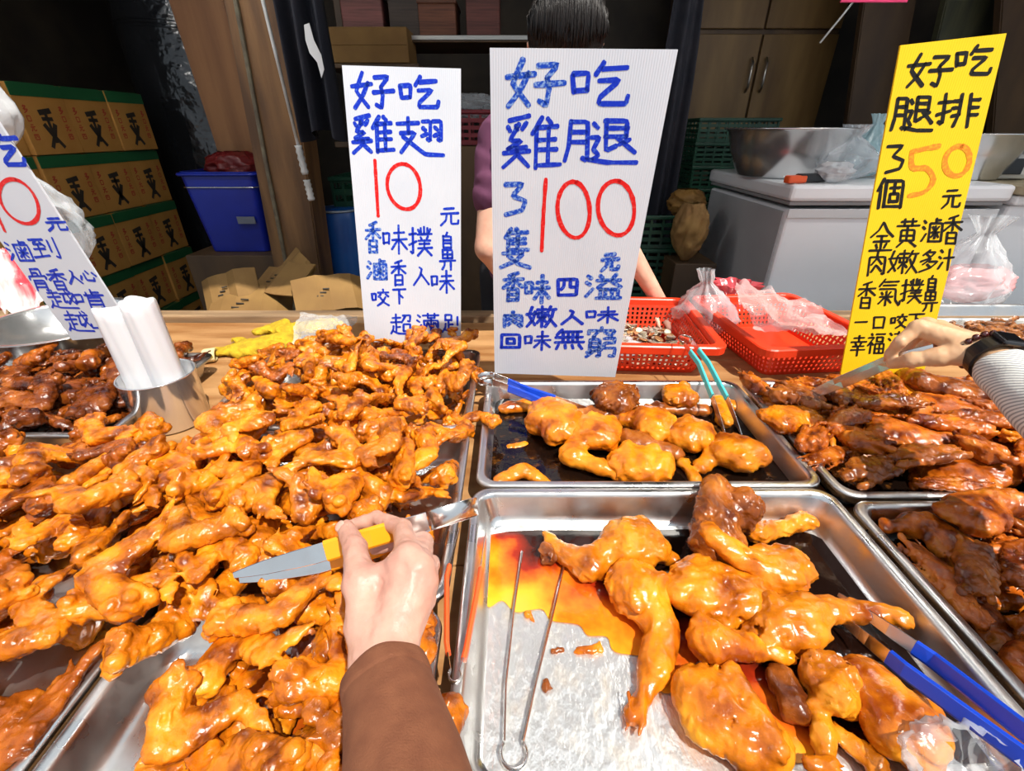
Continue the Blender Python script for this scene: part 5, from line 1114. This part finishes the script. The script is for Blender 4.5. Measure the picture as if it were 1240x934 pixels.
def ext(f):
    for k in kn: f.ell(S_(kn[k])+Vector((0, -.001, .003)), (.0115, .0115, .0115), .006)
    for k in 'imr':                                     # faint tendons
        a, b_ = S_(kn[k]), Vector((0, 0, 0)); f.cone(a+(b_-a)*.1+Vector((0, 0, .0095)), a+(b_-a)*.75+Vector((0, 0, .0125)), .0042, .0045, .006)
    for (x0, y0, x1, y1) in ((430, 664, 424, 655), ): pass
f = limbs(ops, .0021, seed=5, noise=.0005, extra=ext)
ps = thing('person', "customer's forearm in a brown sleeve, hand gripping orange tongs", 'person', org)
mobj('body', f.mesh('hand', relax=2), skin_o, ps)
tn = Z(419, 640, .142)-org; d = (Z(416, 632, .142)-Z(425, 655, .148)).normalized()
b = BM(); bmesh.ops.create_uvsphere(b, u_segments=16, v_segments=10, radius=1); M = Matrix.Translation(tn-d*.002+Vector((-.006, -.001, .0062))) @ d.to_track_quat('Y', 'Z').to_matrix().to_4x4() @ Matrix.Rotation(-.55, 4, 'Y') @ Matrix.Diagonal((.0062, .0078, .0016, 1)); bmesh.ops.transform(b, matrix=M, verts=b.verts); mobj('thumbnail', b, nail_m, ps, smooth=True)
# sleeve with hem
brown = mat('brown_knit', (.20, .070, .030), .85, var=(.16, .052, .022), scale=60, bump=.5, bscale=700, bdist=.0012, sheen=.3)
def sleeve(parent, A, B_, r0, r1, m, hem=.018, seed=1, sq=.85, name='sleeve'):
    A, B_ = Vector(A), Vector(B_); d = (B_-A); L_ = d.length; d.normalize(); u = Vector((0, 0, 1)); u = (u-d*u.dot(d)).normalized(); s = d.cross(u); b = BM(); rings = []
    prof = [(0, -.004), (-.001, -.001), (0, .001), (hem*.5, .001), (hem-.0015, .0008), (hem, -.0006), (hem+.0015, .0004)]+[(hem+(L_-hem)*t, .0005) for t in (.08, .16, .25, .35, .45, .55, .65, .75, .85, 1)]
    for x, dr in prof:
        t = x/L_; ring = []
        for k in range(48):
            a = 2*PI*k/48; r = (r0+(r1-r0)*t)+dr+.0016*math.sin(a*3+x*60+seed)*(t > .1)+.001*math.sin(a*5-x*90); ring.append(b.verts.new(A+d*x+s*math.cos(a)*r+u*math.sin(a)*r*sq))
        rings.append(ring)
    for j in range(len(rings)-1):
        for k in range(48): b.faces.new((rings[j][k], rings[j][(k+1) % 48], rings[j+1][(k+1) % 48], rings[j+1][k]))
    b.faces.new(rings[-1]); o = mobj(name, b, m, parent, smooth=True); md = o.modifiers.new('sub', 'SUBSURF'); md.levels = md.render_levels = 1; return o
_a = S_(Z(466, 818, .136)); sleeve(ps, _a, _a+(S_(el)-_a).normalized()*.42, .0335, .062, brown, sq=.95)
# customer's hand with bracelet and watch
def Q(x, y, Y): return PY(x, y, Y)
o2 = Q(1192, 424, .66)
T_ = lambda p: p-o2
w2 = Q(1190, 424, .66); e2 = Q(1345, 560, .42)
K = {'i': (1112, 397, .72), 'm': (1122, 394, .755), 'r': (1136, 396, .78), 'l': (1150, 402, .80)}
FR = {'i': [K['i'], (1090, 414, .715), (1079, 428, .725), (1076, 438, .735)], 'm': [K['m'], (1100, 416, .76), (1088, 432, .755), (1082, 440, .745)],
      'r': [K['r'], (1112, 420, .79), (1102, 434, .775), (1104, 442, .755)], 'l': [K['l'], (1128, 424, .805), (1122, 436, .785), (1126, 440, .765)]}
ops = [(T_(e2), T_(w2), .036, .0245, .01)]
for k, (r0, r1) in {'i': (.0205, .0140), 'm': (.020, .0138), 'r': (.019, .013), 'l': (.018, .012)}.items(): ops.append((T_(w2), T_(Q(*K[k])), r0, r1, .010))
for k, pts in FR.items():
    q = [Q(*p) for p in pts]
    for a in range(3): ops.append((T_(q[a]), T_(q[a+1]), rad[k][a]*.98, rad[k][a+1]*.98, .0035 if a else .006))
tq = [Q(1165, 428, .665), Q(1136, 432, .675), Q(1104, 436, .69), Q(1081, 441, .715)]
ops.append((T_(w2), T_(tq[0]), .021, .019, .01))
for a in range(3): ops.append((T_(tq[a]), T_(tq[a+1]), (.0185, .0150, .0118, .0092)[a], (.0185, .0150, .0118, .0092)[a+1], .006))
p2 = thing('person', "customer's hand with a beaded bracelet and a black watch, holding tongs over fillets", 'person', o2)
mobj('body', limbs(ops, .0022, seed=8, noise=.0005).mesh('hand', relax=2), skin_y, p2)
ax = (T_(e2)-T_(w2)).normalized(); stripe = mat('grey_stripe', (.50, .50, .48), .8, bump=.3, bscale=300); t = stripe.node_tree
wv = _n(t, 'ShaderNodeTexWave'); wv.inputs['Scale'].default_value = 75; wv.bands_direction = 'DIAGONAL'; tc = _n(t, 'ShaderNodeTexCoord'); t.links.new(tc.outputs['Object'], wv.inputs[0]); cr = _n(t, 'ShaderNodeValToRGB'); cr.color_ramp.elements[0].color = (.30, .30, .30, 1); cr.color_ramp.elements[1].color = (.66, .65, .62, 1); cr.color_ramp.elements[0].position = .3; cr.color_ramp.elements[1].position = .5; t.links.new(wv.outputs[0], cr.inputs[0]); t.links.new(cr.outputs[0], t.nodes['Principled BSDF'].inputs['Base Color'])
sleeve(p2, T_(w2)+ax*.052, T_(w2)+ax*.50, .0385, .066, stripe, hem=.035, seed=4)
b = BM(); u_ = ax.orthogonal().normalized(); s_ = ax.cross(u_); c0 = T_(w2)+ax*.026
for r_, hw in ((.0318, .012),):
    rg = []
    for (dx, rr_) in ((-hw, r_-.002), (-hw, r_+.0015), (hw, r_+.003), (hw, r_-.001)): rg.append([b.verts.new(c0+ax*dx+(u_*math.cos(a)+s_*math.sin(a))*rr_) for a in [2*PI*k/40 for k in range(40)]])
    for j in range(4):
        for k in range(40): b.faces.new((rg[j][k], rg[j][(k+1) % 40], rg[(j+1) % 4][(k+1) % 40], rg[(j+1) % 4][k]))
wt = thing('wrist_watch', 'black banded watch on the wrist above the yellow board foot'.replace('above the yellow board foot', 'beside the beaded bracelet'), 'watch', o2)
black_b = mat('black_band', (.012, .012, .014), .35); mobj('band', b, black_b, wt, smooth=False)
n_ = (Vector((-.1, -.75, .6))); n_ = (n_-ax*n_.dot(ax)).normalized(); R_ = Matrix((ax, n_.cross(ax), n_)).transposed()
b = BM(); add_box(b, c0+n_*.035, (.034, .030, .008), R_, bev=.004); mobj('watch_case', b, mat('watch_case', (.02, .02, .022), .2, spec=.6), wt)
b = BM(); add_box(b, c0+n_*.0395, (.026, .023, .0012), R_, bev=.0005); mobj('watch_face', b, mat('watch_glass', (.005, .005, .006), .05), wt)
bc = T_(w2)+ax*.004; bt = thing('bead_bracelet', 'bracelet of dark red round beads on the wrist of the watch wearer', 'bracelet', o2); bead = mat('bead', (.06, .008, .008), .15, objvar=.3, spec=.7, coat=.5)
bme_ = bpy.data.meshes.new('bead'); bb = BM(); bmesh.ops.create_uvsphere(bb, u_segments=14, v_segments=9, radius=.0052); bb.to_mesh(bme_); bb.free(); bme_.polygons.foreach_set('use_smooth', [True]*len(bme_.polygons)); bme_.materials.append(bead)
for k in range(20):
    a = 2*PI*k/20; o = bpy.data.objects.new('bead', bme_); link(o, bt); o.location = bc+(u_*math.cos(a)+s_*math.sin(a))*.0325
# tongs of that hand
ta, tb = Q(975, 479, .86), Q(980, 482, .85)
tongs('plain steel tongs in the hand with the bracelet', [ta, Q(1010, 463, .82), Q(1074, 436, .735), Q(1130, 422, .70), Q(1165, 425, .715)], [tb, Q(1020, 466, .80), Q(1078, 441, .715), Q(1130, 434, .70), Q(1165, 432, .70)], (Q(1150, 424, .70)-Q(1080, 437, .73)), .015, None, None, side=(-.1, .50, .87))
# seller
shirt = mat('purple_shirt', (.15, .045, .10), .85, var=(.11, .03, .075), scale=12, bump=.2, bscale=400)
hair_m = mat('black_hair', (.010, .008, .008), .42, var=(.016, .011, .009), scale=60, bump=.6, bscale=70, bdist=.003, stretch=(9, .8, .8), spec=.3)
SO = Vector((.05, 1.68, .98)); R3 = lambda p: Vector(p)-SO
hd = PY(684, 62, 1.27); hd.z -= .012
shL, shR = PY(606, 168, 1.42), PY(752, 172, 1.46); nk = (shL+shR)/2+Vector((0, -.01, .03))
elL, wrL = PY(592, 300, 1.33), PY(640, 372, 1.42); elR, wrR = PY(742, 270, 1.50), PY(800, 368, 1.50)
pel = Vector((.05, 1.78, .96)); ops = []
FW = Vector((.1, .6, 1))
ops += [(R3(pel), R3((shL+shR)/2+Vector((0, .03, -.10))), .135, .125, .03, ((0, 1, .3), 1.35)), (R3(shL)+Vector((.03, .02, -.03)), R3(shR)+Vector((-.03, .02, -.03)), .062, .062, .03)]
ops += [(R3(nk), R3(hd)+Vector((0, .03, -.05)), .052, .050, .02)]
ops += [(R3(shL), R3(elL), .050, .040, .015), (R3(elL), R3(wrL), .039, .026, .01), (R3(shR), R3(elR), .050, .040, .015), (R3(elR), R3(wrR), .038, .025, .01)]
for wv_, dr in ((wrL, Vector((.04, .02, -.035))), (wrR, Vector((.02, -.05, -.03)))):
    dr = dr.normalized(); sd = dr.cross(Vector((0, 0, 1))).normalized(); ops.append((R3(wv_), R3(wv_)+dr*.07, .024, .022, .01, ((0, 0, 1), 1.5)))
    for k in range(4): a = R3(wv_)+dr*.07+sd*(k-1.5)*.017; b1 = a+dr*(.038-.004*abs(k-1.3))+Vector((0, 0, -.004)); ops.append((a, b1, .0098, .0085, .004)); ops.append((b1, b1+dr*.026+Vector((0, 0, -.016)), .0084, .0070, .003))
    ops.append((R3(wv_)+dr*.02+sd*.022, R3(wv_)+dr*.055+sd*.050, .0125, .0098, .006)); ops.append((R3(wv_)+dr*.055+sd*.050, R3(wv_)+dr*.085+sd*.052+Vector((0, 0, -.008)), .0095, .0078, .003))
for sx in (-1, 1): ops += [(R3(pel)+Vector((sx*.085, 0, -.02)), R3((.05+sx*.10, 1.80, .50)), .085, .058, .03), (R3((.05+sx*.10, 1.80, .50)), R3((.05+sx*.10, 1.83, .09)), .056, .038, .01), (R3((.05+sx*.10, 1.85, .05)), R3((.05+sx*.11, 1.68, .035)), .040, .032, .01, ((0, 0, 1), 1.2))]
def face(f):
    h = R3(hd); fw = Vector((0, -.80, -.60)); upv = Vector((0, -.60, .80)); rt = Vector((1, 0, 0)); at = lambda r, u, w: h+rt*r+upv*u+fw*w
    f.ell(at(0, .03, -.012), (.074, .090, .092), .01, np.array([rt, fw, upv]).T); f.ell(at(0, -.035, .022), (.058, .062, .075), .015, np.array([rt, fw, upv]).T)
    f.cone(at(0, .01, .083), at(0, -.025, .100), .008, .0125, .008); f.cone(at(-.012, -.028, .088), at(.012, -.028, .088), .008, .008, .004)
    f.cone(at(-.022, -.058, .080), at(.022, -.058, .080), .0058, .0058, .004); f.cone(at(-.018, -.067, .078), at(.018, -.067, .078), .0060, .0060, .004); f.cone(at(-.022, -.0625, .087), at(.022, -.0625, .087), .002, .002, .003, cut=True)
    f.ell(at(0, -.095, .058), (.020, .020, .018), .012)
    for sx in (-1, 1):
        f.ell(at(sx*.030, .008, .085), (.017, .012, .012), .008, cut=True); f.ell(at(sx*.030, .006, .073), (.0125, .0125, .0125), .003); f.cone(at(sx*.016, .026, .083), at(sx*.046, .024, .072), .0055, .0045, .008); f.ell(at(sx*.042, -.03, .055), (.022, .022, .022), .012)
        f.cone(at(sx*.076, .022, -.012), at(sx*.074, -.022, -.005), .012, .008, .004); f.ell(at(sx*.082, .005, -.004), (.006, .010, .012), .004, cut=True)
f = limbs(ops, .0072, pad=.3, seed=3, noise=0)
face(f)
p3 = thing('person', 'seller in a purple T-shirt bending behind the tall white board, black hair showing above it', 'person', SO)
mobj('body', f.mesh('seller', relax=2), skin, p3)
h = R3(hd); fw = Vector((0, -.80, -.60)); upv = Vector((0, -.60, .80)); at = lambda r, u, w: h+Vector((1, 0, 0))*r+upv*u+fw*w
fhair = Field([h[i]-.19 for i in range(3)], [h[i]+.19 for i in range(3)], .0048); Rm = np.array([Vector((1, 0, 0)), fw, upv]).T
fhair.ell(at(0, .045, -.022), (.086, .100, .096), .01, Rm); fhair.ell(at(0, -.02, -.055), (.078, .070, .09), .015, Rm); fhair.ell(at(0, .085, -.115), (.040, .040, .038), .008)
fhair.ell(at(0, -.045, .075), (.066, .075, .098), .006, Rm, cut=True); fhair.noise(.0016, .012, 4)
mobj('hair', fhair.mesh('hair', relax=1), hair_m, p3)
b = BM(); g = random.Random(12); hc = at(0, .045, -.022)
for k in range(210):
    s = g.uniform(-.97, .97); c_ = (1-s*s)**.5; a0, a1 = g.uniform(.12, .5), g.uniform(1.9, 2.5); n = 9; wob = g.uniform(-.04, .04); lift = g.uniform(.0, .0022); P = []
    for i in range(n+1):
        t = a0+(a1-a0)*i/n; ss = s*(1-.45*max(0, (t-1.4)))+wob*math.sin(t*3); P.append(hc+Vector((1, 0, 0))*(.087+lift)*ss+fw*(.101+lift)*math.cos(t)*c_+upv*(.097+lift)*math.sin(t)*c_)
    add_tube(b, P, [.0009]+[.0016]*(n-1)+[.0009], 4)
hs_ = mobj('hair_strands', b, hair_m, p3, smooth=True); hs_['kind'] = 'stuff'
eye_m = mat('eye_dark', (.02, .012, .01), .1)
for sx in (-1, 1):
    b = BM(); bmesh.ops.create_uvsphere(b, u_segments=12, v_segments=8, radius=.0062); bmesh.ops.translate(b, verts=b.verts, vec=at(sx*.030, .004, .0815)); mobj('eye', b, eye_m, p3, smooth=True)
    b = BM(); add_tube(b, [at(sx*.015, .027, .090), at(sx*.030, .032, .087), at(sx*.046, .028, .076)], .0022, 6); mobj('eyebrow', b, hair_m, p3, smooth=True)
fs = Field((-.34, -.45, -.20), (.34, .26, .52), .0068)
tv = (R3(shL)+R3(shR))/2
fs.cone(R3(pel)+Vector((0, 0, -.05)), tv+Vector((0, .03, -.10)), .152, .136, .03, (0, 1, .3), 1.32); fs.cone(R3(shL)+Vector((.03, .02, -.03)), R3(shR)+Vector((-.03, .02, -.03)), .070, .070, .03)
fs.cone(R3(shL), R3(shL).lerp(R3(elL), .52), .061, .060, .02); fs.cone(R3(shR), R3(shR).lerp(R3(elR), .52), .061, .060, .02); fs.ell(R3(nk)+Vector((0, -.02, .05)), (.062, .062, .05), .01, cut=True)
fs.noise(.003, .07, 6); mobj('t_shirt', fs.mesh('shirt', relax=2), shirt, p3)
ft = Field((-.25, -.14, -.98), (.25, .30, .02), .0085)
for sx in (-1, 1): ft.cone(R3(pel)+Vector((sx*.08, 0, -.02)), R3((.05+sx*.10, 1.80, .50)), .098, .070, .03); ft.cone(R3((.05+sx*.10, 1.80, .50)), R3((.05+sx*.10, 1.83, .12)), .070, .054, .01)
mobj('trousers', ft.mesh('trousers', relax=2), mat('dark_trousers', (.012, .012, .016), .85), p3)
# ------------------------------------------------------------------ necks, hero wings, labels of the heaps
n8 = pile(60, (1.34, 1.86, 1.18, 1.50), t_neck, [LONG[2], LONG[2], CHUNK[4]], [food_mat('brown_neck', (.10, .025, .006), (.30, .10, .02), (.40, .16, .04))], 'braised_chicken_neck', 'neck', 18, (.55, .7), .5)
def ordw(k): return ['nearest', 'second nearest', 'third nearest', 'fourth nearest', 'fifth nearest', 'sixth nearest', 'seventh nearest', 'eighth nearest', 'ninth nearest', 'tenth nearest'][k]
MARKS = {'back': [('the foot of the wing price board', (-.26, 1.12)), ('the steel cup of rolled bags', (-.70, .90)), ('the green clip', (-.47, 1.09)), ('the soy tray rim', (-.08, .97)), ('the yellow gloves', (-.6, 1.12)), ('the middle of the back tray', (-.36, .95)), ('the loop of the blue tongs', (-.08, .84)), ('the near edge of the back tray', (-.36, .78)), ('the corner by the cup', (-.62, .80)), ('the corner under the big white board', (-.1, 1.1))],
 'middle': [('the tip of the orange tongs', tuple(PZ(284, 700, 1.0))[:2]), ('the spring loop of the orange tongs', tuple(PZ(545, 622, 1.0))[:2]), ('the middle of the middle heap', (-.33, .60)), ('the soy tray corner', (-.09, .60)), ('the red gripped tongs', (-.09, .50)), ('the gripping thumb', tuple(PZ(416, 640, 1.0))[:2]), ('the far tray corner of the middle heap', (-.54, .74)), ('the white tray edge corner', (-.46, .42))],
 'near': [('the cuff of the brown sleeve', tuple(PZ(430, 830, .93))[:2]), ('the bare tray wall', (-.33, .2)), ('the knuckles of the gripping hand', tuple(PZ(400, 720, .93))[:2]), ('the orange oil', (-.15, .14)), ('the middle of the near tray', (-.22, .28))],
 'side': [('the white shining tray edge', (-.47, .30)), ('the dark duck pieces', (-.9, .68)), ('the steel cup side of the side heap', (-.65, .68)), ('the middle of the side heap', (-.70, .45)), ('the near end of the side heap', (-.6, .2)), ('the outer end of the side heap', (-.95, .4)), ('the seam with the middle heap', (-.50, .55)), ('the nearest corner of the side heap', (-.9, .2)), ('the duck tray rim', (-.8, .69))],
 'duck': [('the steel bowl', (-1.2, 1.1)), ('the steel cup', (-.83, .90)), ('the middle of the duck tray', (-1.1, .92)), ('the near rim of the duck tray', (-1.0, .76)), ('the cut off price board', (-.95, 1.05)), ('the outer duck tray corner', (-1.35, .8))],
 'fillet': [('the tip of the plain tongs', (.60, .88)), ('the hand with the bracelet', (.70, .92)), ('the middle of the fillet tray', (.80, .78)), ('the soy tray corner', (.58, .62)), ('the striped sleeve', (.95, .80)), ('the near rim of the fillet tray', (.80, .61)), ('the far rim of the fillet tray', (1.0, .93))],
 'shred': [('the long blue grips', (.60, .30)), ('the fillet tray', (.65, .52)), ('the middle of its tray', (.75, .40)), ('the outer end of its tray', (1.05, .4)), ('the corner by the soy tray', (.57, .54))],
 'neck': []}
WHAT = {'back': ('glazed wing', 'chicken', 'wings in the back tray'), 'middle': ('glazed wing', 'chicken', 'wings heaped in the middle'), 'near': ('large glazed wing', 'chicken', 'wings in the near tray'), 'side': ('glazed wing', 'chicken', 'wings heaped beside the white tray edge'),
 'duck': ('dark braised duck piece', 'duck', 'dark duck pieces'), 'fillet': ('red brown braised fillet', 'chicken', 'fillets in the tray under the hand'), 'shred': ('dark shredded leg meat', 'chicken', 'shredded leg meat pieces'), 'neck': ('small brown chicken neck', 'chicken', 'small necks in the back corner tray')}
for gname, (noun, cat, grp) in WHAT.items():
    it = sorted([o for o, g_ in PILE if g_ == gname], key=lambda o: -o.location.z); top = it[:int(len(it)*.92)]; used = set()
    for mk, (mx, my) in MARKS[gname]:
        cand = sorted([o for o in top if o.name not in used], key=lambda o: (o.location.x-mx)**2+(o.location.y-my)**2)[:10]
        for k, o in enumerate(cand): used.add(o.name); tag(o, f'{noun} on top, {ordw(k)} to {mk}', cat, grp)
    rest = {'back': 'glazed wing lying lower down in the back wing tray', 'middle': 'glazed wing lying lower down in the middle heap', 'near': 'large glazed wing lower down beside the brown sleeve', 'side': 'glazed wing lying lower down beside the white tray edge', 'duck': 'dark duck piece lying lower down behind the steel cup', 'fillet': 'red brown fillet lying lower down in its tray', 'shred': 'dark shredded piece lying lower down in its tray', 'neck': 'small brown chicken neck in the tray behind the yellow board'}[gname]
    for o in it:
        if o.name not in used: tag(o, rest, cat, grp)
print('THINGS', len([o for o in bpy.data.objects if o.parent is None]), 'necks', n8, 'tris', sum(len(o.data.polygons) for o in {o.data.name: o for o in bpy.data.objects if o.type == 'MESH'}.values()))
